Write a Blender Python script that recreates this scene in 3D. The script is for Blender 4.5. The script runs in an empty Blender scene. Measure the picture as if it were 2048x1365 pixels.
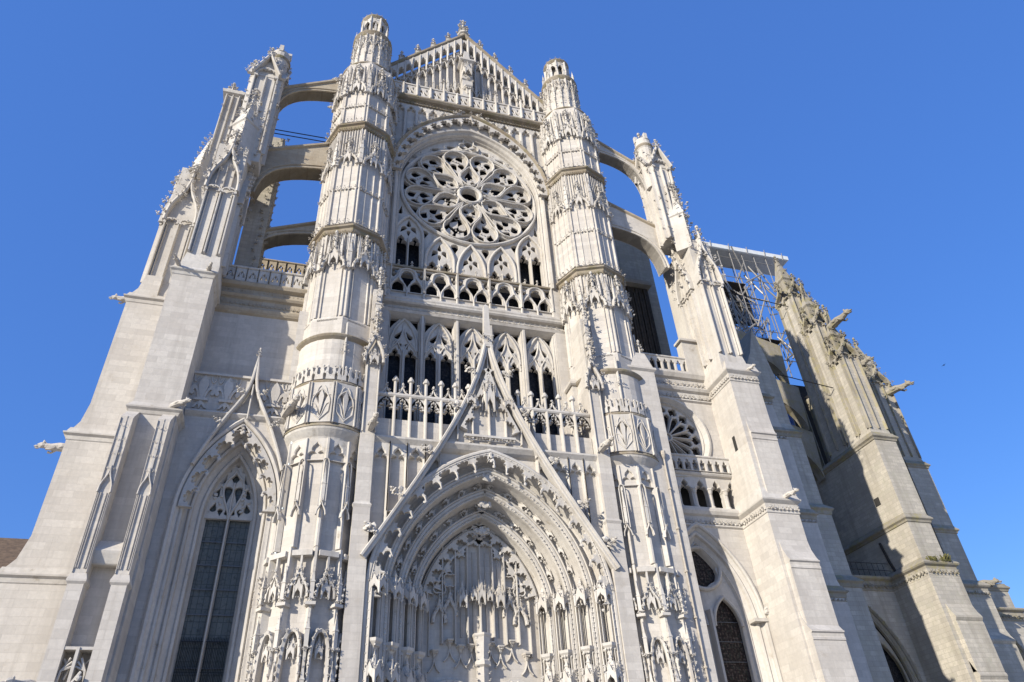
import bpy, math, random
import numpy as np
from mathutils import Vector, Matrix
from mathutils.geometry import tessellate_polygon
random.seed(11)
S = bpy.context.scene
PI = math.pi
R = math.radians

# ------------------------------------------------------------------ camera
CX, CY, CZ = -10.368, -36.0, 1.7
PITCH, ROLL, YAW, FPX = R(36.545), R(-3.769), R(18.458), 1420.0
_f = np.array([math.sin(YAW)*math.cos(PITCH), math.cos(YAW)*math.cos(PITCH), math.sin(PITCH)])
_r0 = np.array([math.cos(YAW), -math.sin(YAW), 0.0])
_u0 = np.cross(_r0, _f)
_r = math.cos(ROLL)*_r0 + math.sin(ROLL)*_u0
_u = -math.sin(ROLL)*_r0 + math.cos(ROLL)*_u0
cd = bpy.data.cameras.new('camera')
cam = bpy.data.objects.new('camera', cd)
S.collection.objects.link(cam)
cd.sensor_width = 36.0
cd.lens = FPX*36.0/2048.0
cd.clip_start, cd.clip_end = 0.1, 5000.0
m = Matrix.Identity(4)
for i in range(3):
    m[i][0], m[i][1], m[i][2] = _r[i], _u[i], -_f[i]
m[0][3], m[1][3], m[2][3] = CX, CY, CZ
cam.matrix_world = m
S.camera = cam

# ------------------------------------------------------------------ sky, sun, exposure
SUN_EL, SUN_DX, SUN_DY = R(21.0), -0.848, -0.53      # the sun stands in the west-south-west
sd = Vector((SUN_DX*math.cos(SUN_EL), SUN_DY*math.cos(SUN_EL), math.sin(SUN_EL))).normalized()
w = bpy.data.worlds.new('World')
S.world = w
w.use_nodes = True
nt = w.node_tree
bg = nt.nodes['Background']
sky = nt.nodes.new('ShaderNodeTexSky')
sky.sky_type = 'NISHITA'
sky.sun_disc = False
sky.sun_elevation = SUN_EL
sky.sun_rotation = math.atan2(SUN_DX, SUN_DY) % (2*PI)
sky.air_density, sky.dust_density, sky.ozone_density = 1.1, 0.2, 3.0
hs = nt.nodes.new('ShaderNodeHueSaturation')
hs.inputs['Saturation'].default_value = 1.3
hs.inputs['Hue'].default_value = 0.512
nt.links.new(sky.outputs[0], hs.inputs['Color'])
mx = nt.nodes.new('ShaderNodeMix')
mx.data_type = 'RGBA'
mx.inputs[0].default_value = 0.5
nt.links.new(hs.outputs[0], mx.inputs[6])
mx.inputs[7].default_value = (0.60, 1.42, 4.35, 1)
nt.links.new(mx.outputs[2], bg.inputs[0])
bg.inputs[1].default_value = 0.122
sl = bpy.data.lights.new('sun', 'SUN')
sl.energy = 4.2
sl.angle = R(0.53)
sl.color = (1.0, 0.925, 0.80)
so = bpy.data.objects.new('sun', sl)
S.collection.objects.link(so)
so.rotation_euler = (-sd).to_track_quat('-Z', 'Y').to_euler()
so.location = (-60, -60, 60)
S.view_settings.view_transform = 'Standard'
S.view_settings.look = 'None'
S.view_settings.exposure = 0.72
S.view_settings.gamma = 1.0

# ------------------------------------------------------------------ materials
def nodes(name):
    mt = bpy.data.materials.new(name)
    mt.use_nodes = True
    t = mt.node_tree
    return mt, t, t.nodes['Principled BSDF']

def N(t, kind, **kw):
    n = t.nodes.new(kind)
    for k, v in kw.items():
        if k.startswith('i_'):
            key = k[2:].replace('_', ' ')
            n.inputs[key].default_value = v
        else:
            setattr(n, k, v)
    return n

def mixc(t, a, b, fac, mode='MIX'):
    n = t.nodes.new('ShaderNodeMix')
    n.data_type = 'RGBA'
    n.blend_type = mode
    for idx, v in ((6, a), (7, b), (0, fac)):
        if hasattr(v, 'is_linked'):
            t.links.new(v, n.inputs[idx])
        else:
            n.inputs[idx].default_value = v
    return n.outputs[2]

def ramp(t, src, p0, p1):
    n = t.nodes.new('ShaderNodeMapRange')
    n.inputs[1].default_value, n.inputs[2].default_value = p0, p1
    t.links.new(src, n.inputs[0])
    return n.outputs[0]

def stone(name, c1, c2, cm, stain, stain_amt, block=(0.95, 0.40), mortar=0.012, bump=0.25, bricks=True, streak=0.25, lichen=None, joint=1.0, lich=(.5, .66)):
    mt, t, p = nodes(name)
    g = N(t, 'ShaderNodeTexCoord')
    sep = N(t, 'ShaderNodeSeparateXYZ')
    t.links.new(g.outputs['Object'], sep.inputs[0])
    add = N(t, 'ShaderNodeMath', operation='ADD')
    t.links.new(sep.outputs[0], add.inputs[0]); t.links.new(sep.outputs[1], add.inputs[1])
    comb = N(t, 'ShaderNodeCombineXYZ')
    t.links.new(add.outputs[0], comb.inputs[0]); t.links.new(sep.outputs[2], comb.inputs[1])
    # large soft patches of repaired and cleaned stone
    n1 = N(t, 'ShaderNodeTexNoise', i_Scale=0.35, i_Detail=4.0, i_Roughness=0.6)
    t.links.new(g.outputs['Object'], n1.inputs['Vector'])
    n2 = N(t, 'ShaderNodeTexNoise', i_Scale=5.0, i_Detail=5.0, i_Roughness=0.7)
    t.links.new(g.outputs['Object'], n2.inputs['Vector'])
    # runs of rain-washed dirt
    mp = N(t, 'ShaderNodeMapping'); mp.inputs['Scale'].default_value = (1.6, 1.6, 0.09)
    t.links.new(g.outputs['Object'], mp.inputs[0])
    n3 = N(t, 'ShaderNodeTexNoise', i_Scale=1.0, i_Detail=4.0, i_Roughness=0.65)
    t.links.new(mp.outputs[0], n3.inputs['Vector'])
    if bricks:
        br = N(t, 'ShaderNodeTexBrick', offset=0.5, squash=1.0)
        br.inputs['Scale'].default_value = 1.0
        br.inputs['Mortar Size'].default_value = mortar
        br.inputs['Mortar Smooth'].default_value = 0.3
        br.inputs['Brick Width'].default_value = block[0]
        br.inputs['Row Height'].default_value = block[1]
        br.inputs['Color1'].default_value = (*c1, 1); br.inputs['Color2'].default_value = (*c2, 1)
        br.inputs['Mortar'].default_value = (*cm, 1)
        br.inputs['Bias'].default_value = 0.0
        t.links.new(comb.outputs[0], br.inputs['Vector'])
        col = br.outputs['Color']
    else:
        col = mixc(t, (*c1, 1), (*c2, 1), ramp(t, n1.outputs[0], .35, .65))
    if bricks:
        b3 = N(t, 'ShaderNodeTexBrick', offset=0.37)
        b3.inputs['Scale'].default_value = 1.0; b3.inputs['Mortar Size'].default_value = 0.0
        b3.inputs['Brick Width'].default_value = block[0]*2.6; b3.inputs['Row Height'].default_value = block[1]*4
        b3.inputs['Color1'].default_value = (1.03, 1.02, 1.0, 1); b3.inputs['Color2'].default_value = (.90, .885, .88, 1)
        t.links.new(comb.outputs[0], b3.inputs['Vector'])
        col = mixc(t, col, b3.outputs['Color'], .8, 'MULTIPLY')
    col = mixc(t, col, (*stain, 1), ramp(t, n1.outputs[0], .48, .48+.35/max(stain_amt, .01)))
    k = N(t, 'ShaderNodeMath', operation='MULTIPLY'); k.inputs[1].default_value = streak
    t.links.new(ramp(t, n3.outputs[0], .5, .75), k.inputs[0])
    col = mixc(t, col, (*[c*.55 for c in stain], 1), k.outputs[0])
    k2 = N(t, 'ShaderNodeMath', operation='MULTIPLY'); k2.inputs[1].default_value = .5
    t.links.new(ramp(t, n2.outputs[0], .35, .75), k2.inputs[0])
    col = mixc(t, col, (*[c*.62 for c in c1], 1), k2.outputs[0])
    if lichen:
        n4 = N(t, 'ShaderNodeTexNoise', i_Scale=1.4, i_Detail=6.0, i_Roughness=0.75)
        t.links.new(g.outputs['Object'], n4.inputs['Vector'])
        col = mixc(t, col, (*lichen, 1), ramp(t, n4.outputs[0], *lich))
    t.links.new(col, p.inputs['Base Color'])
    p.inputs['Roughness'].default_value = 0.9
    p.inputs['Specular IOR Level'].default_value = 0.15
    bp = N(t, 'ShaderNodeBump'); bp.inputs['Strength'].default_value = bump; bp.inputs['Distance'].default_value = 0.03
    t.links.new(n2.outputs[0], bp.inputs['Height'])
    if bricks:
        b2 = N(t, 'ShaderNodeBump'); b2.inputs['Strength'].default_value = 0.35*joint; b2.inputs['Distance'].default_value = 0.02; b2.invert = True
        t.links.new(br.outputs['Fac'], b2.inputs['Height'])
        t.links.new(bp.outputs[0], b2.inputs['Normal'])
        t.links.new(b2.outputs[0], p.inputs['Normal'])
    else:
        t.links.new(bp.outputs[0], p.inputs['Normal'])
    return mt

M_ASHLAR = stone('cleaned ashlar', (0.562, 0.529, 0.477), (0.474, 0.444, 0.400), (0.444, 0.414, 0.370), (0.444, 0.396, 0.337), .6, mortar=.008, streak=.4, lichen=(0.370, 0.326, 0.266), lich=(.60, .78))
M_CARVED = stone('carved limestone', (0.540, 0.511, 0.463), (0.474, 0.440, 0.392), (0.000, 0.000, 0.000), (0.414, 0.370, 0.311), .6, bricks=False, bump=.45, streak=.5, lichen=(0.266, 0.229, 0.174), lich=(.60, .74))
M_LEDGE = stone('weathered ledge', (0.328, 0.287, 0.226), (0.238, 0.193, 0.139), (0.000, 0.000, 0.000), (0.156, 0.111, 0.070), .7, bricks=False, bump=.6, lichen=(0.205, 0.184, 0.107))
M_WARM = stone('ochre weathered stone', (0.426, 0.377, 0.295), (0.377, 0.320, 0.238), (0.328, 0.279, 0.213), (0.295, 0.221, 0.139), .7, block=(.8, .36), bump=.4)
M_OLD = stone('uncleaned ashlar', (0.504, 0.466, 0.395), (0.386, 0.361, 0.311), (0.302, 0.281, 0.244), (0.302, 0.265, 0.202), .8, block=(.75, .34), mortar=.014, bump=.5, streak=.5, lichen=(0.353, 0.332, 0.269))
M_OLDC = stone('uncleaned carved stone', (0.353, 0.323, 0.269), (0.260, 0.235, 0.185), (0.000, 0.000, 0.000), (0.168, 0.143, 0.101), .7, bricks=False, bump=.7, streak=.5, lichen=(0.302, 0.269, 0.143))

def plain(name, col, rough=.6, metal=0.0, noise=0.0, ns=6.0, spec=.4):
    mt, t, p = nodes(name)
    p.inputs['Roughness'].default_value = rough
    p.inputs['Metallic'].default_value = metal
    p.inputs['Specular IOR Level'].default_value = spec
    if noise:
        g = N(t, 'ShaderNodeTexCoord')
        n = N(t, 'ShaderNodeTexNoise', i_Scale=ns, i_Detail=5.0, i_Roughness=.65)
        t.links.new(g.outputs['Object'], n.inputs['Vector'])
        t.links.new(mixc(t, (*col, 1), (*[c*(1-noise) for c in col], 1), ramp(t, n.outputs[0], .35, .65)), p.inputs['Base Color'])
    else:
        p.inputs['Base Color'].default_value = (*col, 1)
    return mt

def glass(name, col, col2, lead, cell=(.35, .5), rough=.45, spec=.12, dapple=1.0):
    mt, t, p = nodes(name)
    g = N(t, 'ShaderNodeTexCoord')
    sep = N(t, 'ShaderNodeSeparateXYZ'); t.links.new(g.outputs['Object'], sep.inputs[0])
    comb = N(t, 'ShaderNodeCombineXYZ')
    t.links.new(sep.outputs[0], comb.inputs[0]); t.links.new(sep.outputs[2], comb.inputs[1])
    br = N(t, 'ShaderNodeTexBrick', offset=0.0)
    br.inputs['Scale'].default_value = 1.0
    br.inputs['Brick Width'].default_value, br.inputs['Row Height'].default_value = cell
    br.inputs['Mortar Size'].default_value = .018
    br.inputs['Color1'].default_value = (*col, 1); br.inputs['Color2'].default_value = (*col2, 1)
    br.inputs['Mortar'].default_value = (*lead, 1)
    t.links.new(comb.outputs[0], br.inputs['Vector'])
    vo = N(t, 'ShaderNodeTexVoronoi', i_Scale=7.0); t.links.new(g.outputs['Object'], vo.inputs['Vector'])
    t.links.new(mixc(t, br.outputs['Color'], (*[c*.4 for c in col], 1), ramp(t, vo.outputs['Distance'], .7-.5*dapple, 1.4-.7*dapple)), p.inputs['Base Color'])
    p.inputs['Roughness'].default_value = rough
    p.inputs['Specular IOR Level'].default_value = spec
    n = N(t, 'ShaderNodeTexNoise', i_Scale=6.0, i_Detail=3.0)
    t.links.new(g.outputs['Object'], n.inputs['Vector'])
    bp = N(t, 'ShaderNodeBump'); bp.inputs['Strength'].default_value = .5; bp.inputs['Distance'].default_value = .05
    t.links.new(n.outputs[0], bp.inputs['Height']); t.links.new(bp.outputs[0], p.inputs['Normal'])
    return mt

M_GLASS = glass('leaded dark glass', (.020, .022, .026), (.034, .030, .030), (.05, .045, .04))
M_GLASS2 = glass('greenish leaded glass', (.105, .115, .108), (.135, .142, .13), (.07, .075, .07), cell=(.28, .62), rough=.4, spec=.16, dapple=.25)
M_GLASS3 = glass('reddish leaded glass', (.05, .035, .03), (.035, .04, .03), (.14, .10, .08), cell=(.22, .3))
M_LEAD = plain('lead', (.13, .14, .15), .5, .0, .3)
M_ZINC = plain('zinc pipe', (.45, .50, .52), .4, .3, .25)
M_COPPER = plain('old pipe', (.46, .41, .34), .6, .1, .3)
M_IRON = plain('iron', (.02, .02, .022), .5, .6)
M_STEEL = plain('galvanised tube', (.34, .32, .29), .5, .4, .3)
M_SHEET = plain('white sheeting', (.62, .64, .63), .5, 0, .12, 2.0)
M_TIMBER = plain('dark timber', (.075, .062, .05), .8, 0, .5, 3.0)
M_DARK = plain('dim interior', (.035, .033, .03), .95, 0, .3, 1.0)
M_NET = plain('blue debris net', (.10, .22, .62), .6, 0, .3, 9.0)
M_PAVE = plain('pale paving', (.40, .38, .345), .9, 0, .2, .4)
M_SLATE = plain('slate', (.10, .11, .125), .6, 0, .3, 2.0)
M_TILE = plain('brown tiles', (.16, .11, .07), .85, 0, .5, 3.0)
M_RUBBLE = stone('ochre rubble wall', (.36, .29, .18), (.28, .22, .13), (.3, .26, .18), (.2, .15, .09), .7, block=(.4, .22), mortar=.03)
M_BIRD = plain('dark feathers', (.02, .02, .025), .8)

# ------------------------------------------------------------------ mesh tools
def TM(x=0, y=0, z=0, rz=0, ry=0, s=1.0):
    return np.array(Matrix.Translation((x, y, z)) @ Matrix.Rotation(rz, 4, 'Z') @ Matrix.Rotation(ry, 4, 'Y') @ Matrix.Diagonal((s, s, s, 1)))

class MB:
    def __init__(s):
        s.V, s.F, s.n, s.M = [], [], 0, np.eye(4)
    def at(s, *a, **k):
        s.M = TM(*a, **k); return s
    def add(s, v, f, M=None):
        v = np.asarray(v, float)
        if M is not None: v = v @ M[:3, :3].T + M[:3, 3]
        v = v @ s.M[:3, :3].T + s.M[:3, 3]
        n = s.n
        s.V.append(v); s.F.extend([tuple(i+n for i in q) for q in f]); s.n += len(v)
        return s

def mk(name, mb, mat, parent=None, label=None, smooth=False):
    me = bpy.data.meshes.new(name)
    v = np.concatenate(mb.V) if mb.V else np.zeros((0, 3))
    me.from_pydata(v.tolist(), [], mb.F)
    me.materials.append(mat)
    if smooth:
        me.polygons.foreach_set('use_smooth', [True]*len(me.polygons))
    o = bpy.data.objects.new(name, me)
    S.collection.objects.link(o)
    if parent is not None: o.parent = parent
    if label: o['label'] = label
    return o

def dup(o, parent=None, M=None):
    c = o.copy(); S.collection.objects.link(c)
    c.parent = parent if parent is not None else o.parent
    if M is not None: c.matrix_local = Matrix(M.tolist())
    return c

def box(mb, x0, x1, y0, y1, z0, z1):
    v = [(x, y, z) for z in (z0, z1) for y in (y0, y1) for x in (x0, x1)]
    mb.add(v, [(0, 2, 3, 1), (4, 5, 7, 6), (0, 1, 5, 4), (2, 6, 7, 3), (0, 4, 6, 2), (1, 3, 7, 5)])

def area(p):
    return .5*sum(p[i][0]*p[(i+1) % len(p)][1]-p[(i+1) % len(p)][0]*p[i][1] for i in range(len(p)))

def offs(path, d, closed=True):
    P = np.asarray(path, float); n = len(P)
    if closed:
        a, b = np.roll(P, 1, 0), np.roll(P, -1, 0)
        t1, t2 = P-a, b-P
    else:
        t = np.diff(P, axis=0)
        t1 = np.vstack([t[:1], t]); t2 = np.vstack([t, t[-1:]])
    t1 = t1/(np.linalg.norm(t1, axis=1, keepdims=True)+1e-9); t2 = t2/(np.linalg.norm(t2, axis=1, keepdims=True)+1e-9)
    n1 = np.stack([-t1[:, 1], t1[:, 0]], 1); n2 = np.stack([-t2[:, 1], t2[:, 0]], 1)
    nn = n1+n2; nn /= (np.linalg.norm(nn, axis=1, keepdims=True)+1e-9)
    c = np.clip((nn*n1).sum(1), .35, 1)[:, None]
    return P + nn*d/c

def inside(poly, pts):
    """which pts lie inside a closed polygon"""
    P = np.asarray(poly, float); Q = np.roll(P, -1, 0)
    T = np.asarray(pts, float)[:, None, :]
    c = (P[None, :, 1] > T[..., 1]) != (Q[None, :, 1] > T[..., 1])
    with np.errstate(divide='ignore', invalid='ignore'):
        xi = (Q[None, :, 0]-P[None, :, 0])*(T[..., 1]-P[None, :, 1])/(Q[None, :, 1]-P[None, :, 1])+P[None, :, 0]
    return (c & (T[..., 0] < xi)).sum(1) % 2 == 1

def settle(outer, holes, gap):
    """draw openings in until none of them meets its neighbour or the edge of the slab"""
    H = [np.asarray(h, float) for h in holes]
    for it in range(14):
        fat = [np.asarray(offs(h if area(h) < 0 else h[::-1], gap, True)) for h in H]
        bad = set()
        for i, f in enumerate(fat):
            if not inside(outer, f).all(): bad.add(i)
            for j in range(i+1, len(fat)):
                g_ = fat[j]
                if (f.max(0) < g_.min(0)).any() or (g_.max(0) < f.min(0)).any(): continue
                if inside(g_, f).any() or inside(f, g_).any(): bad.add(i); bad.add(j)
        if not bad: break
        for i in bad: H[i] = H[i].mean(0)+(H[i]-H[i].mean(0))*.955
    return [[tuple(q) for q in h] for h in H]

def plate(mb, outer, holes=(), y0=-.1, y1=0., bev=0.0, back=False):
    """flat stone slab in the x,z plane, front at y0, with openings; edges of openings chamfered"""
    outer = list(map(tuple, outer))
    if area(outer) < 0: outer = outer[::-1]
    hs = []
    if len(holes) > 1: holes = settle(outer, holes, bev*1.02+.005)
    for h in holes:
        h = list(map(tuple, h))
        if area(h) > 0: h = h[::-1]
        hs.append(h)
    loops = [outer]+hs
    front = [outer]+[[tuple(q) for q in offs(h, -0+bev)] if bev else h for h in hs]
    # a hole runs clockwise, so its left normal points away from its centre
    tri = tessellate_polygon([[Vector((x, z, 0)) for x, z in l] for l in front])
    flat = [q for l in front for q in l]
    v = [(x, y0, z) for x, z in flat]
    f = []
    for t in tri:
        a, b, c = (flat[i] for i in t)
        ar = (b[0]-a[0])*(c[1]-a[1])-(c[0]-a[0])*(b[1]-a[1])
        f.append(tuple(t) if ar > 0 else tuple(t[::-1]))
    base = len(v)
    if back:
        v += [(x, y1, z) for x, z in flat]; f += [tuple(i+base for i in q[::-1]) for q in f]
    k = 0
    for li, l in enumerate(loops):
        fr = front[li]; n = len(l)
        rings = [[(x, y0, z) for x, z in fr]]
        if li and bev: rings.append([(x, y0+bev, z) for x, z in l])
        rings.append([(x, y1, z) for x, z in l])
        for r0, r1 in zip(rings[:-1], rings[1:]):
            s = len(v); v += r0+r1
            f += [(s+i, s+n+i, s+n+(i+1) % n, s+(i+1) % n) for i in range(n)]
    mb.add(v, f)

def sweep(mb, path, prof, closed=False, caps=True):
    """moulding of section prof [(offset to the left, y)] along an x,z path"""
    P = np.asarray(path, float); n = len(P); k = len(prof)
    rows = []
    for d, y in prof:
        o = offs(P, d, closed)
        rows.append(np.stack([o[:, 0], np.full(n, y), o[:, 1]], 1))
    v = np.concatenate(rows)
    f = []
    m = n if closed else n-1
    for j in range(k-1):
        for i in range(m):
            a, b = j*n+i, j*n+(i+1) % n
            f.append((a, b, b+n, a+n))
    if caps and not closed:
        f.append(tuple(j*n for j in range(k))[::-1]); f.append(tuple(j*n+n-1 for j in range(k)))
    mb.add(v, f)

def bar(mb, path, wd, y0, y1, closed=False, ch=.35):
    c = wd*ch
    sweep(mb, path, [(wd/2, y1), (wd/2, y0+c), (wd/2-c, y0), (-wd/2+c, y0), (-wd/2, y0+c), (-wd/2, y1)], closed)

def roll(mb, path, r, y, closed=False, n=6):
    sweep(mb, path, [(r*math.cos(a), y-r*math.sin(a)) for a in np.linspace(0, PI, n)], closed)

def stack(mb, poly, prof, cap0=True, cap1=True):
    """plan polygon (counter-clockwise x,y) carried up through prof [(offset out, z)]"""
    P = np.asarray(poly, float)
    if area(P) < 0: P = P[::-1]
    n = len(P); v = []; f = []
    for j, (d, z) in enumerate(prof):
        o = offs(P, -d, True)
        v += [(x, y, z) for x, y in o]
        if j:
            a = (j-1)*n
            f += [(a+i, a+(i+1) % n, a+n+(i+1) % n, a+n+i) for i in range(n)]
    if cap0: f.append(tuple(range(n))[::-1])
    if cap1: f.append(tuple(range(len(v)-n, len(v))))
    mb.add(v, f)

def ngon(cx, cy, r, n, rot=0.0):
    return [(cx+r*math.sin(2*PI*i/n+rot), cy-r*math.cos(2*PI*i/n+rot)) for i in range(n)]

def rect(x0, x1, y0, y1):
    return [(x0, y0), (x1, y0), (x1, y1), (x0, y1)]

def tube(mb, pts, r, n=6, cap=True):
    P = [Vector(p) for p in pts]; k = len(P)
    rr = r if isinstance(r, (list, tuple)) else [r]*k
    v = []; f = []
    up = Vector((0, 0, 1))
    for i, p in enumerate(P):
        t = (P[min(i+1, k-1)]-P[max(i-1, 0)]).normalized()
        a = t.cross(up if abs(t.z) < .95 else Vector((1, 0, 0))).normalized(); b = t.cross(a)
        for j in range(n):
            q = p+(a*math.cos(2*PI*j/n)+b*math.sin(2*PI*j/n))*rr[i]
            v.append(q[:])
        if i:
            s = (i-1)*n
            f += [(s+j, s+n+j, s+n+(j+1) % n, s+(j+1) % n) for j in range(n)]
    if cap:
        f.append(tuple(range(n))); f.append(tuple(range((k-1)*n, k*n))[::-1])
    mb.add(v, f)

def bez(p0, p1, p2, p3, n=10):
    t = np.linspace(0, 1, n)[:, None]
    p0, p1, p2, p3 = (np.array(p, float) for p in (p0, p1, p2, p3))
    return [tuple(q) for q in (1-t)**3*p0+3*(1-t)**2*t*p1+3*(1-t)*t*t*p2+t**3*p3]

def parch(w, zs, h, n=12, x=0.0, foot=None):
    """pointed arch, half width w, springing zs, rise h; left foot to right foot"""
    if h >= w*.98:
        Rr = (w*w+h*h)/(2*w); c = -w+Rr
        a1 = math.acos(max(-1, min(1, -c/Rr)))
        L = [(c+Rr*math.cos(a), zs+Rr*math.sin(a)) for a in np.linspace(PI, a1, n)]
    else:
        L = [(-w*math.cos(a), zs+h*math.sin(a)) for a in np.linspace(0, PI/2, n)]
    L[-1] = (0, zs+h)
    P = L+[(-q[0], q[1]) for q in L[-2::-1]]
    if foot is not None: P = [(-w, foot)]+P+[(w, foot)]
    return [(q[0]+x, q[1]) for q in P]

def ogee(w, zs, h, n=9, x=0.0, foot=None):
    L = bez((-w, zs), (-w, zs+.55*h), (-.12*w, zs+.45*h), (0, zs+h), n)
    P = L+[(-q[0], q[1]) for q in L[-2::-1]]
    if foot is not None: P = [(-w, foot)]+P+[(w, foot)]
    return [(q[0]+x, q[1]) for q in P]

def trefoil_head(x0, x1, zs, n=5):
    w = x1-x0; xm = (x0+x1)/2
    a = [(x0+.27*w+.27*w*math.cos(t), zs+.06*w+.27*w*math.sin(t)) for t in np.linspace(PI, .30*PI, n)]
    b = [(xm+.27*w*math.cos(t), zs+.50*w+.30*w*math.sin(t)) for t in np.linspace(1.10*PI, .5*PI, n)]
    b[-1] = (xm, zs+.92*w)
    L = a+b
    return L+[(2*xm-q[0], q[1]) for q in L[-2::-1]]

def lancet(x0, x1, z0, zs):
    return [(x0, z0)]+trefoil_head(x0, x1, zs)+[(x1, z0)]

def foil(cx, cz, r, n=4, rot=0.0, k=5):
    P = []
    for i in range(n):
        c = rot+2*PI*i/n
        for d in np.linspace(-PI/n*.93, PI/n*.93, k):
            b, a = .5*r, .5*r
            q = b*math.cos(d)+math.sqrt(max(a*a-(b*math.sin(d))**2, 0))
            P.append((cx+q*math.cos(c+d), cz+q*math.sin(c+d)))
    return P

def drop(cx, cz, r, L, ang, n=8, bend=0.0):
    """teardrop with its round head at cx,cz and its tail running L away along ang"""
    P = []
    for t in np.linspace(ang+.55*PI, ang+1.45*PI, n):
        P.append((cx+r*math.cos(t), cz+r*math.sin(t)))
    tx, tz = math.cos(ang), math.sin(ang)
    for s, wd in ((.35, .62), (.68, .28)):
        b = bend*s*s
        P.append((cx+tx*L*s+tz*(r*wd)-tz*b, cz+tz*L*s-tx*(r*wd)+tx*b))
    P.append((cx+tx*L-tz*bend, cz+tz*L+tx*bend))
    for s, wd in ((.68, .28), (.35, .62)):
        b = bend*s*s
        P.append((cx+tx*L*s-tz*(r*wd)-tz*b, cz+tz*L*s+tx*(r*wd)+tx*b))
    return P

# ---- carved templates
_t = (1+5**.5)/2
ICO_V = np.array([(-1, _t, 0), (1, _t, 0), (-1, -_t, 0), (1, -_t, 0), (0, -1, _t), (0, 1, _t), (0, -1, -_t), (0, 1, -_t), (_t, 0, -1), (_t, 0, 1), (-_t, 0, -1), (-_t, 0, 1)])/math.sqrt(1+_t*_t)
ICO_F = [(0, 11, 5), (0, 5, 1), (0, 1, 7), (0, 7, 10), (0, 10, 11), (1, 5, 9), (5, 11, 4), (11, 10, 2), (10, 7, 6), (7, 1, 8), (3, 9, 4), (3, 4, 2), (3, 2, 6), (3, 6, 8), (3, 8, 9), (4, 9, 5), (2, 4, 11), (6, 2, 10), (8, 6, 7), (9, 8, 1)]

def blob(rs, c, sc, jit=.22):
    return (ICO_V*(1+jit*rs.uniform(-1, 1, (12, 1))))*np.array(sc)+np.array(c), ICO_F

def join(parts):
    v = []; f = []; n = 0
    for a, b in parts:
        v.append(a); f += [tuple(i+n for i in q) for q in b]; n += len(a)
    return np.concatenate(v), f

def leaf(rs, c, sc, rx, rz):
    v, f = blob(rs, (0, 0, 0), sc, .16)
    Mx = np.array(Matrix.Rotation(rz, 3, 'Z') @ Matrix.Rotation(rx, 3, 'X'))
    return v @ Mx.T+np.array(c), f

def make_crocket(seed):
    rs = np.random.RandomState(seed); j = lambda: rs.uniform(-.25, .25)
    return join([leaf(rs, (0, -.20, .10), (.10, .26, .10), .5, 0), leaf(rs, (0, -.48, .38), (.22, .07, .30), -.75+j(), j()),
                 leaf(rs, (-.25, -.42, .26), (.20, .06, .17), -.5+j(), .7+j()), leaf(rs, (.25, -.42, .26), (.20, .06, .17), -.5+j(), -.7+j()),
                 leaf(rs, (0, -.66, .52), (.14, .12, .09), j(), j())])
CROCK = [make_crocket(i) for i in range(6)]

def crocket(mb, x, y, z, s, rz=0.0, ry=0.0):
    v, f = CROCK[random.randrange(6)]
    mb.add(v, f, TM(x, y, z, rz+random.uniform(-.25, .25), ry, s*random.uniform(.7, 1.0)))

def lump(mb, x, y, z, s):
    rs = np.random
    mb.add(*blob(rs, (x, y, z), (s*random.uniform(.8, 1.2), s*.8, s*random.uniform(.7, 1.2)), .3))

def finial(mb, x, y, z, h, s=1.0):
    """stalk with two rings of four curled leaves and a bud"""
    wq = .07*h*s
    stack(mb, ngon(x, y, wq, 6), [(0, z), (-wq*.3, z+h*.8), (wq*.3, z+h*.82)])
    for k in range(4):
        a = PI/2*k
        crocket(mb, x+.03*h*math.sin(a), y-.03*h*math.cos(a), z+h*.30, .34*h*s, a)
        crocket(mb, x+.03*h*math.sin(a+.78), y-.03*h*math.cos(a+.78), z+h*.58, .26*h*s, a+.78)
    mb.add(*blob(np.random, (x, y, z+h*.92), (.09*h*s, .09*h*s, .13*h), .15))

def pinnacle(mb, x, y, z, wd, h, crock=True):
    """square shaft with gablets and a crocketed spirelet"""
    sh = h*.45
    stack(mb, rect(x-wd/2, x+wd/2, y-wd/2, y+wd/2), [(0, z), (0, z+sh), (wd*.14, z+sh+.02), (wd*.14, z+sh+wd*.25), (-wd*.05, z+sh+wd*.5), (-wd*.46, z+h*.93), (-wd*.40, z+h*.95), (-wd*.48, z+h)])
    if crock:
        for k in range(3):
            zz = z+sh+wd*.4+(h*.93-sh-wd*.4)*k/3.3
            rr = wd*.5*(1-k/3.3)*.9
            for a in (PI/4, -PI/4, 3*PI/4, -3*PI/4):
                crocket(mb, x+rr*math.sin(a), y-rr*math.cos(a), zz, wd*.42, a)
        crocket(mb, x, y-.0, z+h*.93, wd*.4, 0); crocket(mb, x, y, z+h*.93, wd*.4, PI)

def crockets_on(mb, path, y, s, step, skip=.1, both=True):
    """leaves at even steps along an x,z path, standing out to its left"""
    P = np.asarray(path, float)
    L = np.concatenate([[0], np.cumsum(np.linalg.norm(np.diff(P, axis=0), axis=1))])
    n = max(1, int(L[-1]*(1-2*skip)/step))
    for i in range(n+1):
        d = L[-1]*skip+(L[-1]*(1-2*skip))*i/max(n, 1)
        k = min(np.searchsorted(L, d, 'right')-1, len(P)-2)
        u = (d-L[k])/max(L[k+1]-L[k], 1e-6)
        p = P[k]+(P[k+1]-P[k])*u; t = P[k+1]-P[k]
        a = math.atan2(t[1], t[0])
        # local +z of the leaf turned to the path normal, within the wall plane
        v, f = CROCK[random.randrange(6)]
        Mx = np.array(Matrix.Translation((p[0], y, p[1])) @ Matrix.Rotation(-a, 4, 'Y') @ Matrix.Rotation(random.uniform(-.3, .3), 4, 'Z') @ Matrix.Scale(s*random.uniform(.85, 1.15), 4))
        mb.add(v, f, Mx)

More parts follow.
